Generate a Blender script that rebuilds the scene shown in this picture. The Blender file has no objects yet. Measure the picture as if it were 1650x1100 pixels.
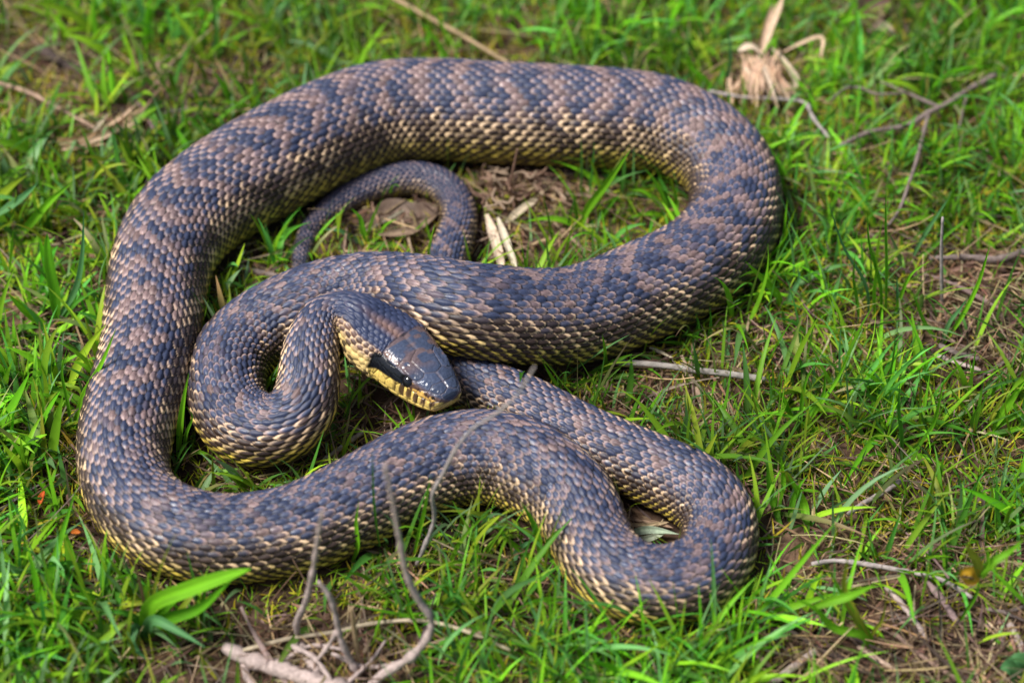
import bpy, math, random
import numpy as np
from mathutils import Vector

random.seed(7)
rng = np.random.default_rng(11)
sc = bpy.context.scene
C = sc.collection

# ------------------------------------------------------------------ camera
PITCH = math.radians(48.0)
DIST = 1.10
LENS = 79.0
cam_d = bpy.data.cameras.new('camera')
cam = bpy.data.objects.new('camera', cam_d)
C.objects.link(cam)
cam.location = (0.0, -DIST * math.cos(PITCH), DIST * math.sin(PITCH))
cam.rotation_euler = (math.pi / 2 - PITCH, 0, 0)
cam_d.lens = LENS
cam_d.sensor_width = 36.0
cam_d.clip_start = 0.02
cam_d.clip_end = 200.0
cam_d.dof.use_dof = True
cam_d.dof.focus_distance = 1.045
cam_d.dof.aperture_fstop = 4.6
sc.camera = cam

# ------------------------------------------------------------------ light
SUN_EL, SUN_AZ = math.radians(60), math.radians(-98)     # high, from the left
w = bpy.data.worlds.new('World')
sc.world = w
w.use_nodes = True
nt = w.node_tree
sky = nt.nodes.new('ShaderNodeTexSky')
sky.sky_type = 'NISHITA'
sky.sun_disc = False
sky.sun_elevation = SUN_EL
sky.sun_rotation = SUN_AZ
sky.dust_density = 3.0
sky.air_density = 1.0
nt.links.new(sky.outputs[0], nt.nodes['Background'].inputs[0])
nt.nodes['Background'].inputs[1].default_value = 0.05
sun_d = bpy.data.lights.new('sun', 'SUN')
sun_d.energy = 2.6
sun_d.angle = math.radians(17)
sun_d.color = (1.0, 0.975, 0.93)
sun = bpy.data.objects.new('sun', sun_d)
C.objects.link(sun)
sdir = Vector((math.sin(SUN_AZ) * math.cos(SUN_EL), math.cos(SUN_AZ) * math.cos(SUN_EL), math.sin(SUN_EL)))
sun.rotation_euler = sdir.to_track_quat('Z', 'Y').to_euler()
sun.location = sdir * 3
sc.view_settings.view_transform = 'Standard'
sc.view_settings.look = 'None'
sc.view_settings.gamma = 1.0
sc.view_settings.exposure = 1.33

# ------------------------------------------------------------------ measuring helpers
CP = np.array(cam.location)
FW = np.array([0.0, math.cos(PITCH), -math.sin(PITCH)])
UP = np.array([0.0, math.sin(PITCH), math.cos(PITCH)])
RT = np.array([1.0, 0.0, 0.0])
K = 36.0 / LENS / 1650.0

def ray(px, py):
    return FW + RT * (px - 825.0) * K - UP * (py - 550.0) * K
def onz(px, py, z=0.0):              # point of the picture measured on the level z
    d = ray(px, py)
    return CP + d * ((z - CP[2]) / d[2])
def ony(px, py, y):                  # point of the picture measured on the upright plane y
    d = ray(px, py)
    return CP + d * ((y - CP[1]) / d[1])

def hash2(i, j, s=0):
    n = (np.asarray(i, np.int64) * 374761393 + np.asarray(j, np.int64) * 668265263 + s * 1274126177) & 0xffffffff
    n = ((n ^ (n >> 13)) * 1274126177) & 0xffffffff
    n = ((n ^ (n >> 16)) * 2246822519) & 0xffffffff
    return ((n ^ (n >> 15)) & 0xffff) / 65535.0
def vnoise(x, y, s=0):
    x = np.asarray(x, float); y = np.asarray(y, float)
    i = np.floor(x).astype(np.int64); j = np.floor(y).astype(np.int64)
    fx = x - i; fy = y - j
    fx = fx * fx * (3 - 2 * fx); fy = fy * fy * (3 - 2 * fy)
    a = hash2(i, j, s); b = hash2(i + 1, j, s); c = hash2(i, j + 1, s); d = hash2(i + 1, j + 1, s)
    return (a * (1 - fx) + b * fx) * (1 - fy) + (c * (1 - fx) + d * fx) * fy
def fbm(x, y, s=0, o=3):
    t = 0; a = 0.5
    for k in range(o):
        t = t + a * vnoise(x, y, s + k * 17); x = x * 2.03 + 3.1; y = y * 2.03 + 1.7; a *= 0.5
    return t / (1 - 0.5 ** o)
def sstep(a, b, x):
    t = np.clip((x - a) / (b - a), 0, 1)
    return t * t * (3 - 2 * t)
def mix(a, b, t):
    return a * (1 - t[..., None]) + b * t[..., None]

def ground_z(x, y):
    x = np.asarray(x, float); y = np.asarray(y, float)
    h = (fbm(x * 14, y * 14, 3) - 0.5) * 0.010 + (fbm(x * 90, y * 90, 5) - 0.5) * 0.0035
    far = np.clip((np.hypot(x, y) - 1.2) / 4.0, 0, 1)
    return h + far * (fbm(x * 0.6, y * 0.6, 9) - 0.5) * 0.25

# ------------------------------------------------------------------ object helpers
def tag(o, label=None, cat=None, group=None, kind=None):
    for k, v in (('label', label), ('category', cat), ('group', group), ('kind', kind)):
        if v: o[k] = v
    return o
def empty(name, loc):
    o = bpy.data.objects.new(name, None)
    o.empty_display_size = 0.01
    o.location = loc
    C.objects.link(o)
    return o
def mesh_obj(name, V, F, mat, parent=None, col=None, alpha=None, smooth=True, sharp_base=None):
    """V (n,3) in world coordinates, F (m,3 or 4); col (n,3) linear colours"""
    V = np.asarray(V, np.float32)
    base = np.array(parent.location) if parent is not None and sharp_base is None else (sharp_base if sharp_base is not None else np.zeros(3))
    me = bpy.data.meshes.new(name)
    F = np.asarray(F, np.int32)
    k = F.shape[1]
    me.vertices.add(len(V)); me.vertices.foreach_set('co', (V - np.asarray(base, np.float32)).ravel())
    me.loops.add(F.size); me.loops.foreach_set('vertex_index', F.ravel())
    me.polygons.add(len(F)); me.polygons.foreach_set('loop_start', np.arange(0, F.size, k, dtype=np.int32))
    me.polygons.foreach_set('loop_total', np.full(len(F), k, np.int32))
    me.update(calc_edges=True)
    me.polygons.foreach_set('use_smooth', np.full(len(F), smooth))
    if col is not None:
        ca = me.color_attributes.new('tint', 'FLOAT_COLOR', 'POINT')
        c4 = np.ones((len(V), 4), np.float32); c4[:, :3] = col
        if alpha is not None: c4[:, 3] = alpha
        ca.data.foreach_set('color', c4.ravel())
    me.materials.append(mat)
    o = bpy.data.objects.new(name, me)
    C.objects.link(o)
    if parent is not None: o.parent = parent
    elif sharp_base is not None: o.location = sharp_base
    return o

# ------------------------------------------------------------------ materials
def new_mat(name):
    m = bpy.data.materials.new(name); m.use_nodes = True
    n = m.node_tree
    return m, n, n.nodes['Principled BSDF'], n.nodes['Material Output']
def tint_mat(name, rough, spec=0.5, transl=0.0, noise=None, bump=0.0, coat=0.0, coatr=0.2):
    m, n, b, out = new_mat(name)
    a = n.nodes.new('ShaderNodeAttribute'); a.attribute_name = 'tint'
    src = a.outputs['Color']
    if noise or bump:
        tc = n.nodes.new('ShaderNodeTexCoord')
        nz = n.nodes.new('ShaderNodeTexNoise'); nz.inputs['Scale'].default_value = noise[0]; nz.inputs['Detail'].default_value = 4
        n.links.new(tc.outputs['Object'], nz.inputs['Vector'])
        mr = n.nodes.new('ShaderNodeMapRange')
        mr.inputs['From Min'].default_value = 0.25; mr.inputs['From Max'].default_value = 0.75
        mr.inputs['To Min'].default_value = 1 - noise[1]; mr.inputs['To Max'].default_value = 1 + noise[1]
        n.links.new(nz.outputs[0], mr.inputs[0])
        vm = n.nodes.new('ShaderNodeVectorMath'); vm.operation = 'SCALE'
        n.links.new(src, vm.inputs[0]); n.links.new(mr.outputs[0], vm.inputs['Scale'])
        src = vm.outputs[0]
        if bump:
            bp = n.nodes.new('ShaderNodeBump'); bp.inputs['Strength'].default_value = 0.6; bp.inputs['Distance'].default_value = bump
            n.links.new(nz.outputs[0], bp.inputs['Height']); n.links.new(bp.outputs[0], b.inputs['Normal'])
    n.links.new(src, b.inputs['Base Color'])
    b.inputs['Roughness'].default_value = rough
    b.inputs['Specular IOR Level'].default_value = spec
    b.inputs['Coat Weight'].default_value = coat
    b.inputs['Coat Roughness'].default_value = coatr
    if transl:
        tr = n.nodes.new('ShaderNodeBsdfTranslucent'); mx = n.nodes.new('ShaderNodeMixShader')
        n.links.new(src, tr.inputs[0]); mx.inputs[0].default_value = transl
        n.links.new(b.outputs[0], mx.inputs[1]); n.links.new(tr.outputs[0], mx.inputs[2])
        n.links.new(mx.outputs[0], out.inputs[0])
    return m
M_skin = tint_mat('snake_skin', 0.42, 0.36, noise=(900, 0.22), bump=0.00012)
n_ = M_skin.node_tree
at_ = [q for q in n_.nodes if q.type == 'ATTRIBUTE'][0]
n_.links.new(at_.outputs['Alpha'], n_.nodes['Principled BSDF'].inputs['Roughness'])
M_blade = tint_mat('grass_blade', 0.5, 0.22, transl=0.40)
M_moss = tint_mat('moss', 0.6, 0.3, transl=0.3)
M_dry = tint_mat('dry_straw', 0.6, 0.25, transl=0.38, noise=(500, 0.25))
M_bark = tint_mat('twig_bark', 0.8, 0.25, noise=(420, 0.35), bump=0.0006)
me_, n_, b_, o_ = new_mat('eye_black')
b_.inputs['Base Color'].default_value = (0.006, 0.006, 0.008, 1); b_.inputs['Roughness'].default_value = 0.06
M_eye = me_
M_soil, n, b, out = new_mat('soil')
tc = n.nodes.new('ShaderNodeTexCoord')
nz = n.nodes.new('ShaderNodeTexNoise'); nz.inputs['Scale'].default_value = 60; nz.inputs['Detail'].default_value = 8
nz2 = n.nodes.new('ShaderNodeTexNoise'); nz2.inputs['Scale'].default_value = 9; nz2.inputs['Detail'].default_value = 4
vo = n.nodes.new('ShaderNodeTexVoronoi'); vo.inputs['Scale'].default_value = 190
cr = n.nodes.new('ShaderNodeValToRGB')
cr.color_ramp.elements[0].color = (0.018, 0.011, 0.008, 1); cr.color_ramp.elements[0].position = 0.3
cr.color_ramp.elements[1].color = (0.15, 0.090, 0.056, 1); cr.color_ramp.elements[1].position = 0.72
e = cr.color_ramp.elements.new(0.5); e.color = (0.055, 0.033, 0.022, 1)
ad = n.nodes.new('ShaderNodeMath'); ad.operation = 'ADD'
ml = n.nodes.new('ShaderNodeMath'); ml.operation = 'MULTIPLY_ADD'; ml.inputs[1].default_value = 0.5; ml.inputs[2].default_value = -0.25
for q in (nz, nz2, vo): n.links.new(tc.outputs['Object'], q.inputs['Vector'])
n.links.new(nz2.outputs[0], ml.inputs[0]); n.links.new(nz.outputs[0], ad.inputs[0]); n.links.new(ml.outputs[0], ad.inputs[1])
n.links.new(ad.outputs[0], cr.inputs[0]); n.links.new(cr.outputs[0], b.inputs['Base Color'])
vl = n.nodes.new('ShaderNodeVectorMath'); vl.operation = 'LENGTH'; n.links.new(tc.outputs['Object'], vl.inputs[0])
fm = n.nodes.new('ShaderNodeMapRange'); fm.inputs['From Min'].default_value = 0.45; fm.inputs['From Max'].default_value = 1.1; n.links.new(vl.outputs['Value'], fm.inputs[0])
tr_ = n.nodes.new('ShaderNodeValToRGB'); tr_.color_ramp.elements[0].color = (0.022, 0.045, 0.008, 1); tr_.color_ramp.elements[0].position = 0.35
tr_.color_ramp.elements[1].color = (0.11, 0.20, 0.02, 1); tr_.color_ramp.elements[1].position = 0.68
n.links.new(ad.outputs[0], tr_.inputs[0])
mxg = n.nodes.new('ShaderNodeMix'); mxg.data_type = 'RGBA'; n.links.new(fm.outputs[0], mxg.inputs['Factor'])
n.links.new(cr.outputs[0], mxg.inputs['A']); n.links.new(tr_.outputs[0], mxg.inputs['B']); n.links.new(mxg.outputs['Result'], b.inputs['Base Color'])
b.inputs['Roughness'].default_value = 0.95; b.inputs['Specular IOR Level'].default_value = 0.15
bp = n.nodes.new('ShaderNodeBump'); bp.inputs['Strength'].default_value = 0.8; bp.inputs['Distance'].default_value = 0.003
bp2 = n.nodes.new('ShaderNodeBump'); bp2.inputs['Strength'].default_value = 0.7; bp2.inputs['Distance'].default_value = 0.002
n.links.new(nz.outputs[0], bp.inputs['Height']); n.links.new(vo.outputs[0], bp2.inputs['Height'])
n.links.new(bp.outputs[0], bp2.inputs['Normal']); n.links.new(bp2.outputs[0], b.inputs['Normal'])

# ------------------------------------------------------------------ ground
def graded(nc, c, nf, far):
    core = np.linspace(-c, c, nc)
    out_ = c * (far / c) ** (np.arange(1, nf + 1) / nf)
    return np.concatenate([-out_[::-1], core, out_])
gx = graded(321, 0.5, 40, 60.0)
X, Y = np.meshgrid(gx, gx, indexing='ij')
GV = np.stack([X, Y, ground_z(X, Y)], -1).reshape(-1, 3)
nn = len(gx)
ii = (np.arange(nn - 1)[:, None] * nn + np.arange(nn - 1)[None, :]).ravel()
GF = np.stack([ii, ii + nn, ii + nn + 1, ii + 1], 1)
tag(mesh_obj('ground', GV, GF, M_soil), 'brown crumbly soil under the grass', 'ground', kind='structure')

# ------------------------------------------------------------------ snake: course of the spine, measured head to tail
# picture x, picture y, half thickness in picture pixels, height of the spine in mm (None: lying on the ground)
SP = [
 (727,645,10,41),(705,623,30,41),(683,602,44,41),(662,581,50,41.5),(643,562,54,42),(620,547,55,43.5),(598,533,54,45.5),
 (574,514,40,48.5),(547,505,35,48.5),(521,516,37,47),(506,546,42,44),(499,585,46,40),(496,625,49,35),(483,664,53,29),
 (453,690,57,23),(415,695,60,19),(380,678,62,None),(364,642,62,None),(363,610,62,None),(367,585,62,None),(376,568,62,None),(400,546,64,None),
 (433,526,66,None),(468,511,69,20),(521,491,70,20),(571,482,72,22),(620,481,73,26),(691,488,74,37),(735,497,75,40),(772,503,76,38.5),
 (850,512,77,30.5),(932,509,78,23),(1029,473,79,None),(1117,430,77,None),(1172,378,75,None),(1187,320,72,None),(1165,258,72,None),
 (1090,209,75,None),(1030,195,78,None),(960,191,80,None),(880,187,81,None),(800,184,81,None),(700,178,81,None),(610,185,83,None),(536,212,84,None),(405,280,86,None),
 (338,322,84,None),(294,360,83,None),(271,396,81,None),(258,434,79,None),(250,480,77,None),(247,510,77,None),(238,575,76,None),
 (217,645,76,None),(201,705,74,None),(199,758,71,None),(213,803,70,None),(250,840,72,None),(329,868,72,None),(410,866,70,None),
 (482,852,71,None),(563,816,72,None),(630,781,74,None),(712,744,75,None),(775,735,75,None),(838,747,75,None),(882,773,74,None),
 (920,804,71,None),(940,838,67,None),(955,878,64,None),(982,916,65,None),(1022,940,64,None),(1068,946,64,None),(1115,935,63,None),
 (1150,906,61,None),(1163,862,59,None),(1155,822,59,None),(1127,794,60,None),(1074,766,57,None),(1030,748,56,None),(970,722,54,None),(909,692,53,None),
 (847,658,51,14),(793,634,49,12),(750,612,47,10),(728,578,45,7),(719,520,42,6.5),(714,460,37,7),(722,410,33,9),(741,364,28,None),(738,324,26,None),
 (714,298,26,None),(670,285,26,None),(620,293,25,None),(573,312,22,None),(527,341,19,None),(498,372,16,None),(486,408,14,None),
 (484,440,11,None),(496,468,6,None),(512,482,1,None)]
ctrl = []
for (px, py, r, zc) in SP:
    z = 0.02
    for _ in range(6):
        p = onz(px, py, z)
        rw = r * float(np.dot(p - CP, FW)) * K
        z = zc / 1000 if zc is not None else 0.86 * rw
    ctrl.append((*p, rw))
ctrl = np.array(ctrl)
def catmull(P, n):
    P = np.vstack([2 * P[0] - P[1], P, 2 * P[-1] - P[-2]])
    d = np.sqrt(np.linalg.norm(np.diff(P[:, :3], axis=0), axis=1))        # centripetal
    t = np.concatenate([[0], np.cumsum(d)])
    out_ = []
    for i in range(1, len(P) - 2):
        u = np.linspace(t[i], t[i + 1], n, endpoint=False)[:, None]
        t0, t1, t2, t3 = t[i - 1], t[i], t[i + 1], t[i + 2]
        A1 = (t1 - u) / (t1 - t0) * P[i - 1] + (u - t0) / (t1 - t0) * P[i]
        A2 = (t2 - u) / (t2 - t1) * P[i] + (u - t1) / (t2 - t1) * P[i + 1]
        A3 = (t3 - u) / (t3 - t2) * P[i + 1] + (u - t2) / (t3 - t2) * P[i + 2]
        B1 = (t2 - u) / (t2 - t0) * A1 + (u - t0) / (t2 - t0) * A2
        B2 = (t3 - u) / (t3 - t1) * A2 + (u - t1) / (t3 - t1) * A3
        out_.append((t2 - u) / (t2 - t1) * B1 + (u - t1) / (t2 - t1) * B2)
    out_.append(P[-2:-1])
    return np.vstack(out_)
fine = catmull(ctrl, 24)
arc = np.concatenate([[0], np.cumsum(np.linalg.norm(np.diff(fine[:, :3], axis=0), axis=1))])
# even steps of 0.5 mm, lightly smoothed
S = np.arange(0, arc[-1], 0.0005)
PATH = np.stack([np.interp(S, arc, fine[:, k]) for k in range(4)], 1)
ker = np.hanning(31); ker /= ker.sum()
pad = np.vstack([2 * PATH[:1] - PATH[15:0:-1], PATH, 2 * PATH[-1:] - PATH[-2:-17:-1]])
PATH = np.stack([np.convolve(pad[:, k], ker, 'valid') for k in range(4)], 1)
ker2 = np.hanning(81); ker2 /= ker2.sum()
pad = np.vstack([2 * PATH[:1] - PATH[40:0:-1], PATH, 2 * PATH[-1:] - PATH[-2:-42:-1]])
SM = np.stack([np.convolve(pad[:, k], ker2, 'valid') for k in range(4)], 1)
wsm = (sstep(0.12, 0.17, S) * sstep(S[-1] - 0.02, S[-1] - 0.06, S))[:, None]
PATH = PATH * (1 - wsm) + SM * wsm
PATH[:, 3] = np.clip(PATH[:, 3], 0.0003, None)
i4 = int(np.argmin(np.linalg.norm(fine[:24 * 9, :3] - ctrl[4, :3], axis=1)))
LP = float(arc[i4])                                  # length of the shielded part of the head
LEN = float(S[-1])

def path_at(s):
    return np.stack([np.interp(s, S, PATH[:, k]) for k in range(4)], 1)

# scale lattice: u counts scales along the body, v counts scale rows from the back's midline
rr = PATH[:, 3].copy()
rr[S < 1.6 * LP] = np.interp(S[S < 1.6 * LP], [0, LP, 1.6 * LP], [0.0125, 0.0125, rr[np.searchsorted(S, 1.6 * LP)]])
rr = np.clip(rr, 0.004, None)
R0 = 0.0228
DTH = 0.130 * (R0 / rr) ** 0.6                       # angle of one row
PER = np.maximum(DTH * rr * 1.95, 0.0022)            # length of one scale
PER *= np.interp(S, [0, LP, 1.7 * LP, 2.4 * LP, LEN], [0.82, 0.82, 0.9, 1, 1])
U = np.concatenate([[0], np.cumsum(np.diff(S) / PER[1:])])

# rings: finer on the head
sh = LP * 1.08 * np.linspace(0, 1, 190) ** 1.7
u1 = np.interp(sh[-1], S, U)
ub = np.arange(u1 + 0.125, U[-1], 0.125)
SR = np.concatenate([sh, np.interp(ub, U, S)])
nR = len(SR)
th_d = np.linspace(-2.45, 2.45, 240)
th_b = np.linspace(2.45, 2 * math.pi - 2.45, 22)[1:-1]
TH = np.concatenate([th_d, th_b])                     # angle from the back's midline
TH = np.where(TH > math.pi, TH - 2 * math.pi, TH)
nT = len(TH)
pr = path_at(SR)
eps = 0.0012
tg = path_at(np.clip(SR + eps, 0, LEN))[:, :3] - path_at(np.clip(SR - eps, 0, LEN))[:, :3]
tg /= np.linalg.norm(tg, axis=1)[:, None]            # towards the tail
side = np.cross(tg, np.array([0, 0, 1.0])); side /= np.linalg.norm(side, axis=1)[:, None]
upv = np.cross(side, tg)
# the head leans a little towards the near side
T = SR / LP
roll = np.interp(T, [0, 1.2, 2.0, 60], [-0.16, -0.12, 0, 0])
s2 = side * np.cos(roll)[:, None] + upv * np.sin(roll)[:, None]
upv = upv * np.cos(roll)[:, None] - side * np.sin(roll)[:, None]
side = s2
# cross sections
mm = 0.001
tk = [0, 0.012, 0.03, 0.07, 0.15, 0.3, 0.45, 0.6, 0.8, 1.0, 1.2, 1.36, 1.55, 1.8]
hw = np.interp(T, tk, np.array([1.0, 4.2, 6.4, 8.0, 9.6, 11.6, 13.0, 14.6, 16.0, 16.9, 17.2, 16.4, 14.0, 12.2]) * mm)
ht = np.interp(T, tk, np.array([0.6, 2.6, 4.0, 5.2, 6.2, 7.6, 8.6, 9.5, 10.2, 10.6, 11.0, 11.3, 11.6, 11.8]) * mm)
hb = np.interp(T, tk, np.array([0.6, 2.6, 4.0, 5.2, 6.6, 8.6, 10.0, 11.0, 11.6, 11.8, 11.8, 11.6, 11.6, 11.8]) * mm)
ne = np.interp(T, [0, 0.3, 1.0, 1.6, 1.9], [2.3, 2.7, 2.6, 2.2, 2.0])
bl = sstep(1.45, 1.85, T)
rB = pr[:, 3]
hw = hw * (1 - bl) + rB * bl
ht = ht * (1 - bl) + rB * 1.0 * bl
hb = hb * (1 - bl) + rB * 0.94 * bl
low = 0.0026 * (1 - sstep(1.35, 1.8, T)) * sstep(0.0, 0.12, T)      # jaws bulge below the middle of the head
ht = ht + low
sn = np.sin(TH)[None, :]; cs = np.cos(TH)[None, :]
ex = (2.0 / ne)[:, None]
lx = hw[:, None] * np.sign(sn) * np.abs(sn) ** ex
lz = np.where(cs > 0, ht[:, None], hb[:, None]) * np.sign(cs) * np.abs(cs) ** ex
# back slightly ridged, belly flattened
body = bl[:, None]
lz = lz * (1 + 0.012 * body * np.exp(-(TH[None, :] / 0.35) ** 2))
lz = np.where(lz < -0.72 * hb[:, None], -0.72 * hb[:, None] + (lz + 0.72 * hb[:, None]) * (1 - 0.55 * body), lz)
lz = lz - low[:, None]
pos = pr[:, None, :3] + side[:, None, :] * lx[..., None] + upv[:, None, :] * lz[..., None]
nx = np.sign(sn) * np.abs(sn) / hw[:, None]; nz_ = cs / np.where(cs > 0, ht[:, None], hb[:, None])
nl = np.hypot(nx, nz_); nx = nx / nl; nz_ = nz_ / nl
nrm = side[:, None, :] * nx[..., None] + upv[:, None, :] * nz_[..., None]

# ---- scales on the body
uu = np.interp(SR, S, U)[:, None] * np.ones((1, nT))
dth = np.interp(SR, S, DTH)[:, None]
vv = TH[None, :] / dth
best = np.full(uu.shape, -9.0); bi = np.zeros(uu.shape, np.int32); bk = np.zeros(uu.shape); ba = np.zeros(uu.shape); bb = np.zeros(uu.shape)
A_, B_ = 0.70, 0.70
fv = np.floor(vv).astype(np.int32)
for di in (0, 1):
    i_ = fv + di
    off = 0.5 * (i_ & 1)
    for dk in (0, 1):
        k_ = np.floor(uu - off) + dk + off
        a = (uu - k_ - 0.16 * (hash2(i_ + 500, np.floor(k_ * 2).astype(np.int64), 6) - 0.5)) / A_; b = (vv - i_ - 0.16 * (hash2(i_ + 500, np.floor(k_ * 2).astype(np.int64), 7) - 0.5)) / B_
        rho2 = a * a + b * b
        h = 0.60 * a + 1.0 * (1 - rho2) + 0.10 * np.exp(-(b / 0.16) ** 2)
        h = np.where(rho2 < 1.0, h, -1.2)
        m = h > best
        best = np.where(m, h, best); bi = np.where(m, i_, bi); bk = np.where(m, k_, bk); ba = np.where(m, a, ba); bb = np.where(m, b, bb)
rho = np.sqrt(ba * ba + bb * bb)
seam_shade = np.zeros(uu.shape)                             # dark skin gap plus painted shadow line just outside each overlapping scale
for di in (0, 1):
    i_ = fv + di
    off = 0.5 * (i_ & 1)
    for dk in (-1, 0, 1):
        k_ = np.floor(uu - off) + dk + off
        a = (uu - k_ - 0.16 * (hash2(i_ + 500, np.floor(k_ * 2).astype(np.int64), 6) - 0.5)) / A_; b = (vv - i_ - 0.16 * (hash2(i_ + 500, np.floor(k_ * 2).astype(np.int64), 7) - 0.5)) / B_
        rho2 = a * a + b * b
        hr = 0.60 * a + 1.0 * (1 - rho2)
        seam_shade = np.maximum(seam_shade, sstep(1.42, 1.12, rho2) * (rho2 >= 1.0) * (hr > best - 0.75) * (a > -0.2))
ath = np.abs(bi * dth)                                # angle of the scale's own centre
hz = hash2(bi + 500, np.floor(bk * 2).astype(np.int64), 1)
hz2 = hash2(bi + 500, np.floor(bk * 2).astype(np.int64), 2)
hz3 = hash2(bi + 500, np.floor(bk * 2).astype(np.int64), 3)
rowsz = dth * rr[np.clip(np.searchsorted(S, SR), 0, len(S) - 1)][:, None]
disp_body = rowsz * (0.31 + 0.08 * hz3) * np.clip(best, -0.7, 1.3)
disp_body = disp_body - rowsz * 0.06 * seam_shade
belly = sstep(2.10, 2.25, np.abs(TH))[None, :] * np.ones((nR, 1))
bel_w = np.abs(((uu * 0.5) % 1.0) - 0.5) * 2
disp_body = disp_body * (1 - belly) + belly * rowsz * 0.10 * np.clip(bel_w * 2.2, 0, 1)

# ---- colours on the body
SLATE = np.array([0.022, 0.030, 0.066]); SLATE2 = np.array([0.050, 0.062, 0.112])
RIM = np.array([0.40, 0.275, 0.235]); PINK = np.array([0.310, 0.205, 0.190]); BROWN = np.array([0.115, 0.066, 0.050])
TAN = np.array([0.62, 0.43, 0.26]); CORE = np.array([0.018, 0.011, 0.009]); YEL = np.array([0.60, 0.44, 0.07]); SKIN = np.array([0.030, 0.020, 0.018])
far_seg = np.interp(SR, [0, 0.12, 0.35, 0.50, 0.92, 1.05, 1.8], [0.05, 0.05, 0.12, 0.46, 0.46, 0.16, 0.05])[:, None] * np.ones((1, nT))
bar = np.sin(2 * math.pi * bk / 3.7 + 1.3 * np.sin(bi * 0.42 + bk * 0.23) + 2.2 * (vnoise(bk * 0.16, bi * 0.10, 21) - 0.5))
bar2 = vnoise(bk * 0.55 + 40, bi * 0.40, 31) * 2 - 1
val = bar * (0.36 + 0.60 * far_seg) + bar2 * 0.34 + (hz - 0.5) * (1.15 - 1.0 * far_seg) + far_seg * 0.78 - 0.50
pale = 0.74 * sstep(-0.14, 0.50, val)
one = np.ones(uu.shape)
slate = mix(SLATE * one[..., None], SLATE2, hz2)
pink = mix(PINK * one[..., None], BROWN, 0.75 * hz3)
dors = mix(slate, pink, pale)
# pale rims on many scales of the back, dark centres on the pale ones
dors = mix(dors, RIM, (0.36 + 0.44 * sstep(0.10, 0.8, ath)) * sstep(0.58, 0.84, rho) * sstep(0.22, 0.50, hz2 + 0.25 * pale))
dors = mix(dors, BROWN * 0.8, 0.45 * pale * sstep(0.75, 0.35, rho))
fl = sstep(0.62, 1.10, ath + (hz - 0.5) * 0.30)
ye = sstep(1.22, 1.70, ath)
rim = mix(TAN * one[..., None], YEL, ye) * (0.38 + 0.72 * sstep(0.12, 0.75, hz))[..., None]
rc = 0.70 - 0.14 * ye + 0.30 * (1 - sstep(-0.35, 0.35, bar2 + 0.6 * (hz2 - 0.5))) * (1 - 0.35 * ye)
rq = np.sqrt(((ba + 0.16) * 0.95) ** 2 + (bb * 1.02) ** 2)
core_m = sstep(rc + 0.13, rc - 0.10, rq)
flank = mix(rim, mix(CORE * one[..., None], BROWN * 0.7, hz3 * 0.35), core_m)
colb = mix(dors, flank, fl)
colb = mix(colb, SKIN * 0.3, 0.95 * sstep(0.62, 0.22, best) * (1 - 0.40 * fl))
colb = mix(colb, PINK * 1.15, 0.30 * (1 - fl) * sstep(0.35, 0.75, ba) * sstep(1.0, 0.55, np.abs(bb)) * (hz2 > 0.5))
bel_c = mix(YEL * one[..., None] * 0.9, CORE, sstep(0.55, 0.7, vnoise(uu * 0.5, TH[None, :] * 2.2 + 30, 8)) * 0.9)
colb = mix(colb, bel_c, belly)
colb = mix(colb, SKIN * 0.25, seam_shade * (0.62 - 0.20 * fl) * (1 - belly))  # skin between scales, darkened further to paint the overlap's shade
# tail: darker, with pale seams
tl = sstep(LEN - 0.17, LEN - 0.14, SR)[:, None] * one
tailc = mix(SLATE * one[..., None] * 0.8, PINK * 1.0, sstep(0.72, 0.98, rho) * (0.35 + 0.65 * (hz > 0.45)))
tailc = mix(tailc, BROWN, 0.5 * sstep(1.1, 1.6, np.abs(TH))[None, :] * one)
colb = mix(colb, tailc, tl * (1 - fl * 0.5))

# ---- shields and colours on the head
seeds = []
def sd(name, pts, sym=True):
    for (t, a) in pts:
        seeds.append((t, a, name + 'R'))
        if sym: seeds.append((t, -a, name + 'L'))
sd('ros', [(0.0, 0), (0.0, 25), (0.0, -25), (0.02, 0)], False)
sd('int', [(0.115, 20), (0.13, 26)])
sd('pre', [(0.265, 17), (0.265, 36), (0.28, 50)])
sd('fro', [(0.43, 0), (0.50, 0), (0.58, 0)], False)
sd('sup', [(0.42, 36), (0.50, 38), (0.57, 38)])
sd('par', [(0.73, 17), (0.82, 22), (0.92, 22), (0.76, 44), (0.86, 38)])
sd('nas', [(0.07, 58), (0.12, 66)]); sd('lor', [(0.23, 70)]); sd('poc', [(0.345, 64)])
sd('pso', [(0.60, 60)]); sd('psp', [(0.61, 76)])
sd('tma', [(0.73, 66)]); sd('tmb', [(0.88, 60)]); sd('tmc', [(0.76, 79)]); sd('tmd', [(0.92, 76)])
for q, t in enumerate((0.05, 0.135, 0.225, 0.32, 0.42, 0.53, 0.66, 0.82)): sd('sl%d' % q, [(t, 92)])
for q, t in enumerate((0.06, 0.15, 0.25, 0.36, 0.48, 0.62, 0.78, 0.93)): sd('il%d' % q, [(t, 116)])
sd('ch0', [(0.06, 150)]); sd('ch1', [(0.25, 155), (0.4, 155)]); sd('ch2', [(0.6, 150), (0.75, 150)]); sd('ch3', [(0.92, 150)])
names = sorted(set(s[2] for s in seeds))
nh = int(np.searchsorted(T, 1.30))
Th = T[:nh, None] * np.ones((1, nT)); Ah = np.degrees(TH)[None, :] * np.ones((nh, 1))
Dm = np.full((len(names), nh, nT), 1e9, np.float32)
wscale = np.interp(Th, [0, 0.1, 0.4, 1.0], [4.0, 8.0, 13.0, 16.5])
jit = 1.6 * (vnoise(Th * 22, Ah * 0.12, 4) - 0.5)
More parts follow.
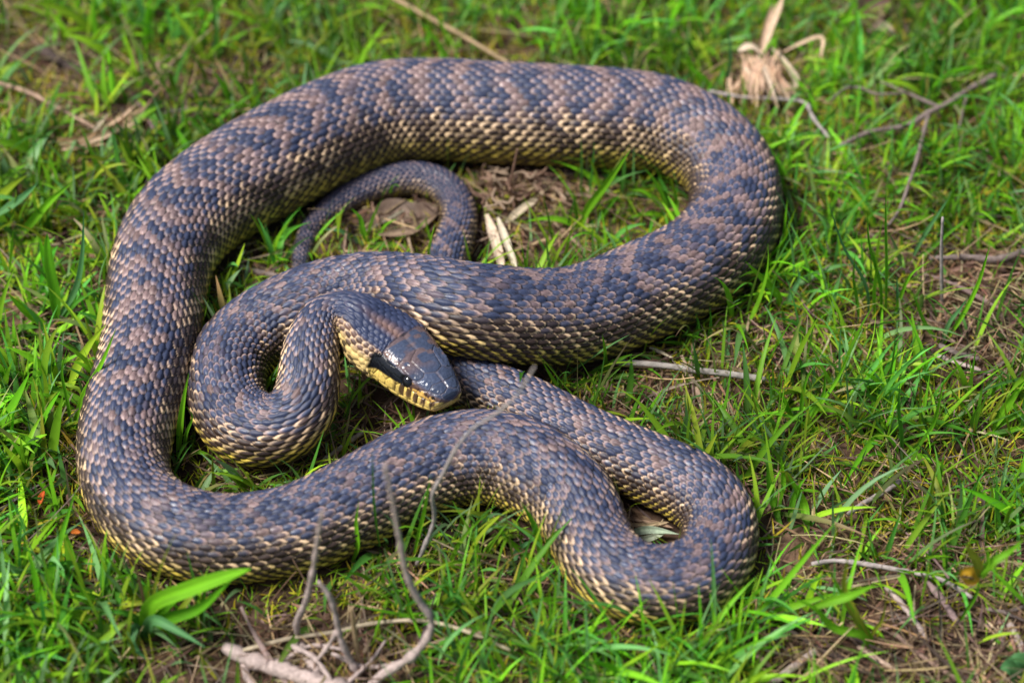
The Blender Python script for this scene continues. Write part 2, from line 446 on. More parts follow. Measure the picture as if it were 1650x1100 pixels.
for (t, a, nme) in seeds:
    d = np.hypot((Th - t) * LP * 1000, np.radians(Ah - a) * wscale) + jit
    k = names.index(nme); Dm[k] = np.minimum(Dm[k], d)
order = np.sort(Dm, axis=0)
pid = np.argmin(Dm, axis=0)
gap = order[1] - order[0]
groove = sstep(0.62, 0.05, gap)
disp_head = -0.00060 * groove + 0.00018 * sstep(0.0, 3.5, gap) + 0.00042 * (fbm(Th * 34, Ah * 0.16, 71) - 0.5)
AA = np.abs(Ah)
nearside = Ah
HT = np.array([0.045, 0.058, 0.098]); HB = np.array([0.135, 0.075, 0.050]); HY = np.array([0.70, 0.50, 0.13]); HK = np.array([0.006, 0.007, 0.010]); HD = np.array([0.055, 0.028, 0.018])
pn = np.array([hash2(k, 3, 7) for k in range(len(names))])[pid]
o1 = np.ones((nh, nT))
hc = mix(HT * o1[..., None] * (0.85 + 0.35 * pn[..., None]), HB, 0.75 * sstep(44, 62, AA) * sstep(0.72, 0.55, Th))
hc = mix(hc, HB * 1.3, 0.7 * sstep(30, 44, AA) * sstep(50, 44, AA) * sstep(0.60, 0.68, Th) * sstep(1.0, 0.9, Th))
hc = mix(hc, np.array([0.16, 0.13, 0.14]), 0.55 * groove * sstep(70, 50, AA))                # pale seams on the crown
hc = mix(hc, HB * 1.2, 0.5 * sstep(0.50, 0.66, vnoise(Th * 15 + 9, Ah * 0.07, 33)) * sstep(60, 45, AA) * sstep(0.35, 0.6, Th))
# snout sides mottled
mot = vnoise(Th * 26, Ah * 0.11, 12)
side_m = sstep(55, 64, AA) * sstep(0.46, 0.40, Th) * sstep(0.03, 0.08, Th)
hc = mix(hc, mix(HY * np.array([0.75, 0.62, 0.6]) * o1[..., None], HD, sstep(0.42, 0.55, mot)), side_m)
# lips: yellow with brown bars at the seams
lip = sstep(76, 80, AA)
# bars by position so that they follow the plates
barm = sstep(0.14, 0.28, np.abs(((Th * 9.6 + 0.15) % 1.0) - 0.5)) * sstep(0.66, 0.56, Th) * sstep(104, 92, AA + 10 * (vnoise(Th * 30, Ah * 0.05, 5) - 0.5))
lipc = mix(HY * o1[..., None] * (0.85 + 0.3 * pn[..., None]), HD, barm * 0.95)
lipc = mix(lipc, HB * 1.6, 0.35 * sstep(0.55, 0.75, mot) * sstep(0.55, 0.4, Th))
hc = mix(hc, lipc, lip)
# black band from the eye to the corner of the jaw
lo = np.interp(Th, [0.45, 0.62, 0.9, 1.2], [78, 80, 84, 92]); hi = np.interp(Th, [0.45, 0.62, 0.9, 1.2], [55, 52, 49, 56])
band = sstep(hi - 2.5, hi + 2.5, AA) * sstep(lo + 2.5, lo - 2.5, AA) * sstep(0.42, 0.48, Th) * sstep(1.20, 1.12, Th)
hc = mix(hc, HK, band)
mouth = np.exp(-((AA - np.interp(Th, [0, 0.1, 1.0], [98, 102, 104])) / 1.6) ** 2) * sstep(1.04, 0.98, Th)
hc = mix(hc, HK, 0.75 * mouth)
disp_head = disp_head * (1 - 0.8 * band) - 0.00045 * mouth
# brow over the eye and socket
EYE_T, EYE_A = 0.475, 64.0
ex_ = (Th - EYE_T) * LP * 1000; ey_ = np.radians(AA - EYE_A) * 13.2
ed = np.hypot(ex_, ey_)
disp_head = disp_head - 0.0012 * sstep(3.6, 2.0, ed) + 0.0009 * np.exp(-(((AA - 46) / 9) ** 2)) * np.exp(-((Th - 0.49) / 0.10) ** 2)
hc = mix(hc, HK, sstep(3.7, 3.0, ed))
# nostril
nd = np.hypot((Th - 0.10) * LP * 1000, np.radians(AA - 62) * 7.5)
disp_head = disp_head - 0.0007 * sstep(1.1, 0.5, nd); hc = mix(hc, HK, sstep(1.0, 0.6, nd))
hc = mix(hc, HD * 0.5, 0.6 * groove * lip)
# merge with the small scales of the nape
edge_t = np.interp(AA, [0, 30, 55, 62, 90, 130, 180], [0.97, 0.99, 0.93, 1.12, 1.12, 1.0, 1.0])
wn = sstep(edge_t - 0.012, edge_t + 0.012, Th)
disp = disp_body.copy(); col = colb.copy()
# nape colours: slate back with a rusty line, pale side
nT_ = (T[:, None] * one)
At = np.abs(np.degrees(TH))[None, :] * one
npw = sstep(2.3, 1.5, nT_)
nape = mix(SLATE * one[..., None] * 1.15, BROWN * 1.6, 0.85 * np.exp(-((np.degrees(TH)[None, :] * one + 6) / 7.0) ** 2) * sstep(1.75, 1.2, nT_))
tanrim = mix(TAN * one[..., None] * 0.85, BROWN * (0.6 + 0.9 * hz2[..., None]), sstep(0.95, 0.55, rho))
nape = mix(nape, tanrim, sstep(42, 54, At))
cream = mix(np.array([0.60, 0.43, 0.17]) * one[..., None], CORE, 0.9 * (hz > 0.45) * sstep(1.0, 0.62, rho))
nape = mix(nape, cream, sstep(66, 82, At))
nape = mix(nape, SKIN, 0.6 * sstep(0.05, -0.35, best))
col = mix(col, nape, npw)
bandn = np.zeros_like(one); bandn[:nh] = band
disp[:nh] = disp_head * (1 - wn) + disp_body[:nh] * wn
col[:nh] = mix(hc, col[:nh], wn)
col = mix(col, HK, bandn)
disp *= np.clip(SR / 0.004, 0, 1)[:, None]
pos = pos + nrm * disp[..., None]
ip = np.arange(nR - 1)[:, None] * nT; jt = np.arange(nT)[None, :]; jn = (jt + 1) % nT
SF = np.stack([(ip + jt), (ip + jn), (ip + nT + jn), (ip + nT + jt)], -1).reshape(-1, 4)
SV = np.vstack([pos.reshape(-1, 3), pr[:1, :3] - tg[:1] * 0.0006, pr[-1:, :3]])
cap0 = len(SV) - 2; cap1 = len(SV) - 1
root = empty('snake', (float(PATH[:, 0].mean()), float(PATH[:, 1].mean()), 0.0))
tag(root, 'thick slate-grey and tan snake with yellow belly, coiled on the grass', 'snake')
scol = np.vstack([col.reshape(-1, 3), col[:1, :].reshape(-1, 3)[:1], col[-1:, 0]])
# triangles for the end caps
gloss = np.full((nR, nT), 0.53, np.float32)                # roughness of the skin
gloss += 0.10 * (hz3 - 0.5) - 0.13 * (hz2 > 0.80)
gl_h = 0.15 + 0.20 * vnoise(Th * 30, Ah * 0.12, 15)
gloss[:nh] = gl_h * (1 - wn) + gloss[:nh] * wn
galpha = np.concatenate([gloss.ravel(), [0.4, 0.4]])
me_body = mesh_obj('body', SV, SF, M_skin, root, col=scol, alpha=galpha)
import bmesh
bm = bmesh.new(); bm.from_mesh(me_body.data); bm.verts.ensure_lookup_table()
for j in range(nT):
    for tri in ((cap0, (j + 1) % nT, j), (cap1, (nR - 1) * nT + j, (nR - 1) * nT + (j + 1) % nT)):
        f = bm.faces.new([bm.verts[q] for q in tri]); f.smooth = True
bm.to_mesh(me_body.data); bm.free()
# eyes
def uvsphere(c, r, n=20, m=14, squash=None):
    V = [c + np.array([0, 0, r])]; F = []
    for i in range(1, m):
        a = math.pi * i / m
        for j in range(n):
            b = 2 * math.pi * j / n
            V.append(c + r * np.array([math.sin(a) * math.cos(b), math.sin(a) * math.sin(b), math.cos(a)]))
    V.append(c - np.array([0, 0, r])); V = np.array(V)
    for j in range(n):
        k = (j + 1) % n
        F.append((0, 1 + j, 1 + k, 1 + k))
        for i in range(m - 2):
            a0 = 1 + i * n
            F.append((a0 + j, a0 + n + j, a0 + n + k, a0 + k))
        F.append((1 + (m - 2) * n + j, len(V) - 1, 1 + (m - 2) * n + k, 1 + (m - 2) * n + k))
    F4 = [f for f in F if f[2] != f[3]]; F3 = [f[:3] for f in F if f[2] == f[3]]
    return V, F4, F3
ie = int(np.searchsorted(T, EYE_T))
for sgn in (1, -1):
    je = int(np.argmin(np.abs(TH - sgn * math.radians(EYE_A))))
    c = pos[ie, je] - nrm[ie, je] * 0.0012
    V, F4, F3 = uvsphere(c, 0.0034)
    me = bpy.data.meshes.new('eye'); me.from_pydata([tuple(v - np.array(root.location)) for v in V], [], F4 + F3)
    for p in me.polygons: p.use_smooth = True
    me.materials.append(M_eye)
    o = bpy.data.objects.new('eye', me); C.objects.link(o); o.parent = root
    o['label'] = 'glossy black eye below the brow'

# ------------------------------------------------------------------ keeping plants out of the snake
PS = PATH[::8]
PSr = PS[:, 3].copy()
PSr[S[::8] < 1.5 * LP] = np.maximum(PSr[S[::8] < 1.5 * LP], 0.013)
def snake_gap(Q):
    """smallest distance from each point to the snake's surface"""
    out_ = np.empty(len(Q))
    for a in range(0, len(Q), 4000):
        d = np.sqrt(((Q[a:a + 4000, None, :] - PS[None, :, :3]) ** 2).sum(-1)) - PSr[None, :]
        out_[a:a + 4000] = d.min(1)
    return out_
def snake_gap2(Q):
    out_ = np.empty(len(Q))
    for a in range(0, len(Q), 4000):
        d = np.sqrt(((Q[a:a + 4000, None, :2] - PS[None, :, :2]) ** 2).sum(-1)) - PSr[None, :] * np.where(PS[None, :, 2] > PSr[None, :] * 1.4, 0.45, 0.80)
        out_[a:a + 4000] = d.min(1)
    return out_

# ------------------------------------------------------------------ where the grass is thin: bare or littered spots (picture centre, half sizes, strength)
BARE = [(1590,480,110,90,1.0),(1450,1060,270,75,0.95),(1640,960,120,80,0.7),(860,290,110,45,1.0),(830,390,120,45,0.9),(640,350,80,40,1.0),
        (1600,600,90,40,0.8),(480,1060,130,50,0.9),(250,930,120,45,0.6),(80,100,70,40,0.7),(330,140,70,35,0.6),(230,190,80,40,0.7),(1400,20,70,30,0.9),
        (1230,120,60,60,0.7),(990,640,70,45,0.6),(1090,680,120,50,0.55),(1010,850,60,40,0.9),(800,600,120,60,0.7),(430,760,120,50,0.5),(1000,40,60,40,0.5),
        (600,690,80,40,0.8),(440,770,60,30,0.6),(560,380,60,40,0.5),(400,440,50,30,0.6),(170,560,30,80,0.3),(1250,560,50,60,0.45),(820,880,60,30,0.4),(620,1080,120,40,0.4),(560,20,60,30,0.4),(1480,900,120,50,0.55)]
BW = []
for (px, py, a, b, s) in BARE:
    c = onz(px, py); BW.append((c[0], c[1], abs(onz(px + a, py)[0] - c[0]), abs(onz(px, py + b)[1] - onz(px, py - b)[1]) / 2, s))
def bare(x, y):
    m = np.zeros_like(x)
    wx = x + (fbm(x * 30, y * 30, 41) - 0.5) * 0.03; wy = y + (fbm(x * 30, y * 30, 43) - 0.5) * 0.03
    for (cx, cy, a, b, s) in BW:
        m = np.maximum(m, s * sstep(1.25, 0.6, np.hypot((wx - cx) / a, (wy - cy) / b)))
    return m
def spread(n, seed):
    """root points: dense round the snake, thinner further out"""
    g = np.random.default_rng(seed)
    n1 = int(n * 0.80); n2 = int(n * 0.95); n3 = int(n * 0.45)
    x = np.concatenate([g.uniform(-0.33, 0.33, n1), g.uniform(-0.72, 0.72, n2), g.uniform(-1.5, 1.5, n3)])
    y = np.concatenate([g.uniform(-0.27, 0.37, n1), g.uniform(-0.52, 0.95, n2), g.uniform(-0.7, 2.2, n3)])
    inner = (np.abs(x) < 0.33) & (y > -0.27) & (y < 0.37); inner[:n1] = False
    x, y = x[~inner], y[~inner]
    return x, y, g

def ribbons(x, y, z, head, lean, bend, length, width, cols, colt, segs, g, fold=0.0, twist=0.5, tipw=0.06, gap=0.0006, drop=True, belly=0.35):
    """many curved blades in one mesh; returns verts, quads, colours (vectorised)"""
    n = len(x); t = np.linspace(0, 1, segs + 1)
    phi = lean[:, None] + bend[:, None] * t[None, :] ** 1.3
    phi = np.minimum(phi, 2.1)
    dl = (length / segs)[:, None]
    hz_ = np.concatenate([np.zeros((n, 1)), np.cumsum(np.sin((phi[:, 1:] + phi[:, :-1]) / 2) * dl, 1)], 1)
    vz = np.concatenate([np.zeros((n, 1)), np.cumsum(np.cos((phi[:, 1:] + phi[:, :-1]) / 2) * dl, 1)], 1)
    wob = g.normal(0, 0.10, n)[:, None] * t[None, :] ** 2 * length[:, None]
    ch, sh_ = np.cos(head)[:, None], np.sin(head)[:, None]
    P = np.stack([x[:, None] + ch * hz_ - sh_ * wob, y[:, None] + sh_ * hz_ + ch * wob, z[:, None] + vz], -1)
    P[..., 2] = np.maximum(P[..., 2], ground_z(P[..., 0], P[..., 1]) + 0.0008 + 0.0015 * t[None, :])
    if drop:
        q = [segs // 3, (2 * segs) // 3, segs] if segs > 2 else [1, segs]
        ok = np.ones(n, bool)
        near = snake_gap(P[:, segs // 2]) < length * 0.8 + 0.012
        idx = np.where(near)[0]
        for k in q: ok[idx] &= snake_gap(P[idx, k]) > gap
        P = P[ok]; n = len(P); head = head[ok]; width = width[ok]; cols = cols[ok]; colt = colt[ok]; phi = phi[ok]
        ch, sh_ = np.cos(head)[:, None], np.sin(head)[:, None]
    prof = np.minimum(1, (0.55 + t * 1.6)) * np.clip((1 - t ** 2.6), 0, 1) + tipw * (t > 0.98)
    tw = (g.normal(0, twist, n)[:, None] + g.normal(0, twist * 1.3, n)[:, None] * t[None, :])
    sx = np.stack([-sh_ * np.ones_like(tw), ch * np.ones_like(tw), np.zeros_like(tw)], -1)
    nx_ = np.stack([ch * -np.cos(phi), sh_ * -np.cos(phi), np.sin(phi)], -1)
    sv = sx * np.cos(tw)[..., None] + nx_ * np.sin(tw)[..., None]
    nv = nx_ * np.cos(tw)[..., None] - sx * np.sin(tw)[..., None]
    w_ = 0.5 * width[:, None] * prof[None, :]
    Lf = P - sv * w_[..., None]; Rt = P + sv * w_[..., None]
    cc = cols[:, None, :] * (1 - t[None, :, None]) + colt[:, None, :] * t[None, :, None]
    if fold:
        Md = P - nv * (w_ * fold)[..., None]
        V = np.stack([Lf, Md, Rt], 2); c3 = np.stack([cc, cc * 1.12, cc], 2); m = 3
    else:
        V = np.stack([Lf, Rt], 2); c3 = np.stack([cc, cc], 2); m = 2
    base = (np.arange(n) * (segs + 1) * m)[:, None, None] + (np.arange(segs) * m)[None, :, None] + np.arange(m - 1)[None, None, :]
    F = np.stack([base, base + 1, base + m + 1, base + m], -1).reshape(-1, 4)
    return V.reshape(-1, 3), F, c3.reshape(-1, 3)
def stack(parts):
    o = 0; Vs, Fs, Cs = [], [], []
    for V, F, c in parts:
        Vs.append(V); Fs.append(F + o); Cs.append(c); o += len(V)
    return np.vstack(Vs), np.vstack(Fs), np.vstack(Cs)
def pick(g, n, cols, jit=0.18):
    cols = np.array(cols); c = cols[g.integers(0, len(cols), n)]
    return c * np.exp(g.normal(0, jit, (n, 1))) * np.exp(g.normal(0, jit * 0.35, (n, 3)))
GREENS = [(0.108, 0.365, 0.009), (0.148, 0.455, 0.012), (0.050, 0.215, 0.016), (0.200, 0.490, 0.016), (0.078, 0.315, 0.045), (0.255, 0.475, 0.018), (0.125, 0.315, 0.090)]
LIMES = [(0.34, 0.47, 0.018), (0.43, 0.43, 0.028), (0.25, 0.46, 0.018)]
DRY = [(0.36, 0.25, 0.14), (0.26, 0.165, 0.095), (0.17, 0.10, 0.065), (0.44, 0.33, 0.19), (0.21, 0.15, 0.115), (0.11, 0.065, 0.045)]

# ------------------------------------------------------------------ single plants with leaves of their own
def smooth_line(P, n):
    P = np.asarray(P, float)
    if len(P) == 2: return P[0] + (P[1] - P[0]) * np.linspace(0, 1, n)[:, None]
    q = catmull(np.hstack([P, np.zeros((len(P), 1))]), 12)[:, :3]
    a = np.concatenate([[0], np.cumsum(np.linalg.norm(np.diff(q, axis=0), axis=1))])
    t = np.linspace(0, a[-1], n)
    return np.stack([np.interp(t, a, q[:, k]) for k in range(3)], 1)
CLEAR = []          # places kept open so that single twigs and leaves stay visible
def leaf_mesh(P, width, col0, col1, shape='blade', fold=0.28, roll=0.0, n=16):
    L = smooth_line(P, n + 1); t = np.linspace(0, 1, n + 1)
    tan = np.gradient(L, axis=0); tan /= np.linalg.norm(tan, axis=1)[:, None]
    view = np.array([0, -0.55, 0.83])
    sv = np.cross(tan, view); sv /= (np.linalg.norm(sv, axis=1)[:, None] + 1e-9)
    nv = np.cross(sv, tan)
    a = roll + 0.35 * np.sin(t * 3 + P[0][0] * 90)
    sv, nv = sv * np.cos(a)[:, None] + nv * np.sin(a)[:, None], nv * np.cos(a)[:, None] - sv * np.sin(a)[:, None]
    if shape == 'blade': pf = np.minimum(1, 0.5 + 1.5 * t) * (1 - t ** 2.4)
    elif shape == 'strap': pf = np.minimum(1, 0.35 + 2.2 * t) * (1 - t ** 9)
    else: pf = np.sin(np.clip(t * 0.96 + 0.04, 0, 1) * math.pi) ** 0.75
    pf = np.maximum(pf, 0.05)
    w_ = 0.5 * width * pf
    CLEAR.append(L[::4])
    cols_ = 5; V = []; Cc = []
    c0, c1 = np.array(col0), np.array(col1)
    for k in range(cols_):
        f = (k - 2) / 2.0
        V.append(L + sv * (w_ * f)[:, None] + nv * (w_ * fold * abs(f))[:, None] - 0.0004 * nv * (1 if k == 2 else 0))
        cc = c0 * (1 - t[:, None]) + c1 * t[:, None]
        bl_ = vnoise(t * 9 + P[0][0] * 300, np.full(n + 1, k * 1.7), 3)[:, None]
        Cc.append(cc * (1.25 if k == 2 else (0.86 if k % 2 else 1.0)) * (0.78 + 0.44 * bl_))
    V = np.stack(V, 1).reshape(-1, 3); Cc = np.stack(Cc, 1).reshape(-1, 3)
    b = (np.arange(n) * cols_)[:, None] + np.arange(cols_ - 1)[None, :]
    F = np.stack([b, b + 1, b + cols_ + 1, b + cols_], -1).reshape(-1, 4)
    return V, F, Cc
def clear(P, m=0.0015):
    """push points that would sit inside the snake out of it"""
    P = np.array(P, float)
    for _ in range(6):
        for i in range(len(P)):
            d = np.linalg.norm(PS[:, :3] - P[i], axis=1) - PSr - m
            k = int(np.argmin(d))
            if d[k] < 0:
                v = P[i] - PS[k, :3]; v[1] = min(v[1], v[1]); v /= np.linalg.norm(v) + 1e-9
                P[i] = PS[k, :3] + v * (PSr[k] + m)
    return P
G = dict(g=(0.095, 0.32, 0.010), b=(0.055, 0.23, 0.016), l=(0.16, 0.44, 0.012), y=(0.27, 0.31, 0.025), t=(0.085, 0.25, 0.085), d=(0.030, 0.105, 0.020), r=(0.22, 0.12, 0.07), o=(0.5, 0.28, 0.02), s=(0.43, 0.32, 0.19))
def plant(name, label, cat, base, leaves, group=None, mat=None):
    """base: picture spot on the ground; leaves: (points in the picture, depth offset in mm of the tip, width in mm, colour, shape)"""
    bp_ = onz(*base); bp_[2] = float(ground_z(bp_[0], bp_[1]))
    bp_ = onz(*base, bp_[2])
    root_ = empty(name, tuple(bp_)); tag(root_, label, cat, group)
    for (pts, dy, wd, c, shp) in leaves:
        n_ = len(pts); W = []
        for q, (px, py) in enumerate(pts):
            yy = bp_[1] + dy * 0.001 * (q / max(1, n_ - 1)) + (0 if q else 0)
            p = ony(px, py, yy)
            gz = float(ground_z(p[0], p[1])) + 0.001
            if p[2] < gz: p = onz(px, py, gz)
            W.append(p)
        W = clear(W)
        c1 = np.array(G[c]) * math.exp(random.gauss(0, 0.08)); c0 = c1 * 0.85 + np.array([0.03, 0.03, 0.006])
        V_, F_, C_ = leaf_mesh(W, wd * 0.001, c0, c1, shp)
        mesh_obj('stem' if shp == 'stem' else 'leaf', V_, F_, mat or M_blade, root_, col=C_)
    return root_
B = 'blade'
plant('grass_tuft', 'broad bright green grass tuft in front of the snake beside the thick dead branch', 'grass tuft', (232,1030), [
    ([(232,1030),(243,975),(300,950),(404,916)], -6, 6.8, 'l', 'strap'), ([(234,1030),(262,1000),(320,980),(372,935)], -10, 6.0, 'g', B),
    ([(232,1030),(250,998),(290,1018),(330,1042)], -22, 5.5, 't', B), ([(230,1030),(216,1012),(212,1035),(238,1064)], -16, 5.5, 't', B),
    ([(230,1030),(222,1000),(195,985),(156,990)], -4, 4.2, 'b', B), ([(230,1030),(232,975),(214,900),(178,824)], 4, 1.5, 'r', B),
    ([(236,1030),(246,960),(262,905),(282,860)], 3, 1.7, 'y', B), ([(234,1030),(258,990),(290,960),(345,945)], 4, 4.2, 'g', B)])
plant('grass_tuft', 'upright green blades leaning on the outside of the long side coil', 'grass tuft', (118,690), [
    ([(118,690),(138,635),(162,590),(187,529)], 8, 3.6, 'l', B), ([(116,690),(108,640),(100,600),(108,560)], 4, 2.4, 'g', B), ([(120,690),(145,668),(160,640),(168,610)], 4, 2.2, 'g', B)])
plant('grass_tuft', 'narrow green blades squeezed between the long side coil and the neck coil', 'grass tuft', (290,735), [
    ([(287,735),(290,690),(296,645),(304,602)], 4, 3.4, 'l', B), ([(296,735),(300,700),(310,670),(300,655)], 2, 2.0, 'g', B), ([(300,740),(316,728),(345,738),(352,745)], -4, 2.2, 'l', B)])
plant('grass_tuft', 'young grass plant with one long raised blade on bare soil inside the coil', 'grass tuft', (934,372), [
    ([(934,372),(945,340),(978,295),(1016,241)], 5, 4.6, 'l', B), ([(934,372),(915,358),(880,352),(848,356)], -6, 4.0, 'l', B), ([(934,372),(929,350),(926,325),(924,304)], 4, 2.2, 'g', B),
    ([(936,372),(955,362),(975,340),(1000,310)], 10, 3.6, 'g', B), ([(934,374),(926,395),(905,385),(880,370)], -14, 2.4, 'g', B), ([(936,374),(935,400),(930,415),(928,432)], -18, 2.6, 'l', B)])
plant('grass_tuft', 'bushy green tuft in the corner of the coil beside a pale upright stalk', 'grass tuft', (1078,352), [
    ([(1078,352),(1060,325),(1035,308),(1012,306)], 4, 3.4, 'l', B), ([(1080,352),(1065,310),(1050,285),(1036,268)], 6, 2.6, 'g', B), ([(1082,352),(1075,320),(1066,300),(1060,285)], 8, 2.6, 'b', B),
    ([(1078,354),(1060,345),(1035,345),(1012,352)], -6, 3.0, 'l', B), ([(1082,354),(1090,330),(1088,310),(1092,296)], 2, 2.8, 'g', B), ([(1076,356),(1055,368),(1030,372),(1005,368)], -8, 2.6, 'y', B)])
plant('grass_tuft', 'green blade tilted against the widest outer bend above a drooping blade', 'grass tuft', (1262,500), [
    ([(1262,500),(1252,475),(1228,448),(1201,421)], -2, 4.2, 'l', B), ([(1262,500),(1275,530),(1290,545),(1312,566)], -14, 3.2, 'g', B), ([(1262,500),(1278,470),(1288,450),(1285,430)], 6, 3.2, 't', B)])
plant('grass_tuft', 'tall thin pointed blades rising beside the brown litter patch', 'grass tuft', (1518,556), [
    ([(1518,556),(1550,510),(1575,460),(1597,388)], 6, 2.6, 'l', B), ([(1516,556),(1530,520),(1545,500),(1560,478)], 4, 2.6, 't', B), ([(1514,556),(1490,520),(1478,490),(1470,470)], 4, 2.4, 'g', B)])
plant('grass_tuft', 'two bluish-green slanting blades in front of the forked grey twig', 'grass tuft', (1466,424), [
    ([(1466,424),(1480,395),(1505,355),(1532,314)], 6, 2.6, 't', B), ([(1468,424),(1500,400),(1530,375),(1562,350)], 8, 2.8, 'g', B)])
plant('grass_tuft', 'cluster of tall straight upright lawn blades between the snake and the litter patch', 'grass tuft', (1430,520), [
    ([(1427,500),(1428,430),(1427,360),(1428,298)], 8, 2.0, 'g', B), ([(1444,535),(1446,500),(1446,470),(1445,442)], 4, 2.4, 't', B), ([(1410,520),(1408,470),(1412,430),(1405,395)], 5, 2.4, 'l', B),
    ([(1400,515),(1395,460),(1360,400),(1336,330)], 8, 2.2, 't', B), ([(1420,515),(1418,460),(1400,390),(1398,340)], 7, 2.4, 'g', B), ([(1438,520),(1450,480),(1470,440),(1500,420)], 5, 2.2, 'l', B), ([(1385,520),(1380,480),(1375,450),(1378,410)], 4, 2.2, 'g', B)])
plant('grass_tuft', 'fan of wide yellow-green blades beside the flat brown litter stick', 'grass tuft', (1592,700), [
    ([(1592,700),(1612,670),(1632,640),(1655,608)], 8, 4.8, 'l', B), ([(1592,700),(1615,680),(1640,668),(1668,660)], 6, 3.6, 'l', B), ([(1592,700),(1612,700),(1640,690),(1672,690)], -4, 3.0, 'l', B), ([(1592,700),(1600,670),(1610,650),(1632,615)], 8, 2.6, 'y', B)])
plant('grass_tuft', 'spreading grass plant with arched blades behind the short grey stick', 'grass tuft', (1452,742), [
    ([(1452,742),(1475,735),(1505,742),(1532,760)], -6, 3.8, 'l', B), ([(1450,742),(1462,748),(1478,755),(1490,768)], -14, 4.2, 'l', B), ([(1450,740),(1430,735),(1410,730),(1388,742)], -2, 2.6, 'g', B),
    ([(1453,740),(1452,700),(1448,660),(1450,615)], 6, 2.6, 'b', B), ([(1454,740),(1480,715),(1500,690),(1522,610)], 8, 2.4, 'l', B), ([(1451,742),(1440,715),(1425,700),(1412,690)], 4, 2.2, 'g', B)])
plant('grass_tuft', 'dense dark green blades crowding the outer bend of the front loop', 'grass tuft', (1262,830), [
    ([(1300,860),(1296,815),(1285,790),(1268,762)], 4, 4.4, 'l', B), ([(1258,850),(1246,810),(1240,780),(1236,745)], 5, 4.2, 'g', B), ([(1270,840),(1280,800),(1290,780),(1302,765)], 6, 3.0, 'g', B),
    ([(1262,860),(1285,850),(1308,842),(1318,812)], 3, 3.0, 'b', B), ([(1252,840),(1256,800),(1262,780),(1258,735)], 8, 3.2, 'l', B), ([(1318,880),(1305,850),(1290,820),(1288,800)], 3, 3.6, 'g', B),
    ([(1256,880),(1240,868),(1236,880),(1232,900)], -6, 3.0, 't', B), ([(1270,900),(1254,890),(1240,905),(1238,930)], -8, 3.0, 'g', B)])
plant('grass_tuft', 'tall slender tuft of blades behind the front loop beside the straw stick', 'grass tuft', (1290,690), [
    ([(1290,690),(1292,650),(1300,610),(1318,580)], 6, 2.2, 'g', B), ([(1286,690),(1270,660),(1262,640),(1240,620)], 4, 2.4, 'l', B), ([(1296,690),(1330,640),(1350,610),(1372,560)], 6, 2.2, 'l', B), ([(1292,690),(1310,660),(1325,640),(1330,600)], 5, 2.4, 'g', B), ([(1300,700),(1325,690),(1345,720),(1352,738)], -4, 2.8, 'l', B)])
plant('grass_seedling', 'single bright seedling with a folded long leaf on the bare soil', 'seedling', (1408,1050), [
    ([(1408,1050),(1400,1022),(1372,985),(1352,950),(1331,906)], 6, 3.4, 'l', B), ([(1408,1050),(1388,1022),(1345,1012),(1310,978),(1268,960)], -2, 4.2, 'l', B), ([(1404,1040),(1378,990),(1360,950),(1367,888)], 8, 4.0, 'y', B),
    ([(1310,978),(1340,968),(1375,958),(1412,940)], -2, 4.6, 'l', B), ([(1410,1050),(1404,1025),(1420,1000),(1428,965)], 8, 2.0, 'y', B)])
plant('leaf_sprig', 'pale sprig with a curled yellow leaf beside the long thin twig', 'sprig', (1541,1010), [
    ([(1541,1010),(1556,985),(1572,960),(1580,925)], 2, 1.8, 'g', B), ([(1578,935),(1566,920),(1550,922),(1548,930)], -2, 4.2, 'o', 'oval'), ([(1578,935),(1570,938),(1558,936),(1550,930)], -3, 2.6, 'o', 'oval'),
    ([(1579,930),(1574,905),(1560,880),(1562,868)], 2, 5.0, 'y', B), ([(1580,930),(1600,905),(1625,890),(1650,868)], 4, 4.0, 'l', B), ([(1580,925),(1590,912),(1592,895),(1588,880)], 3, 2.6, 'l', B)])
plant('round_leaf_plant', 'smooth blue-green oval leaf low over the soil', 'leaf', (1652,1092), [
    ([(1655,1090),(1640,1080),(1625,1074),(1612,1076)], -2, 11.0, 't', 'oval'), ([(1662,1086),(1652,1068),(1640,1060),(1628,1058)], 3, 8.0, 't', 'oval')])
plant('grass_tuft', 'blurred bright blade beside the dry brown bark piece at the back', 'grass tuft', (1330,80), [
    ([(1330,80),(1345,55),(1362,30),(1382,-8)], 6, 5.5, 'l', B), ([(1330,82),(1318,60),(1312,40),(1316,20)], 5, 3.0, 'g', B)])
plant('grass_tuft', 'two wide green blades just behind the top coil, beside the dry straw clump', 'grass tuft', (1128,150), [
    ([(1128,150),(1122,128),(1112,105),(1102,80)], 5, 5.0, 'l', B), ([(1170,140),(1176,100),(1176,70),(1172,45)], 6, 2.6, 't', B)])
plant('grass_tuft', 'large arching grass blades on open lawn beyond the wide upright blade', 'grass tuft', (18,395), [
    ([(18,395),(45,365),(80,325),(118,292)], 6, 5.0, 'l', B), ([(10,400),(40,390),(70,400),(120,400)], -2, 3.0, 'l', B), ([(-10,350),(20,330),(45,310),(62,292)], 6, 4.6, 't', B)])
plant('grass_tuft', 'wide upright blade with slanting bright blades beside the long side coil', 'grass tuft', (92,525), [
    ([(92,525),(88,470),(80,420),(76,376)], 8, 5.6, 'g', 'strap'), ([(80,530),(55,512),(30,490),(12,472)], -4, 5.0, 'l', B), ([(96,530),(115,545),(130,560),(142,585)], -12, 4.0, 't', B), ([(94,522),(120,490),(150,470),(172,462)], 3, 3.0, 'b', B), ([(85,525),(120,470),(132,420),(135,340)], 10, 3.4, 't', B)])
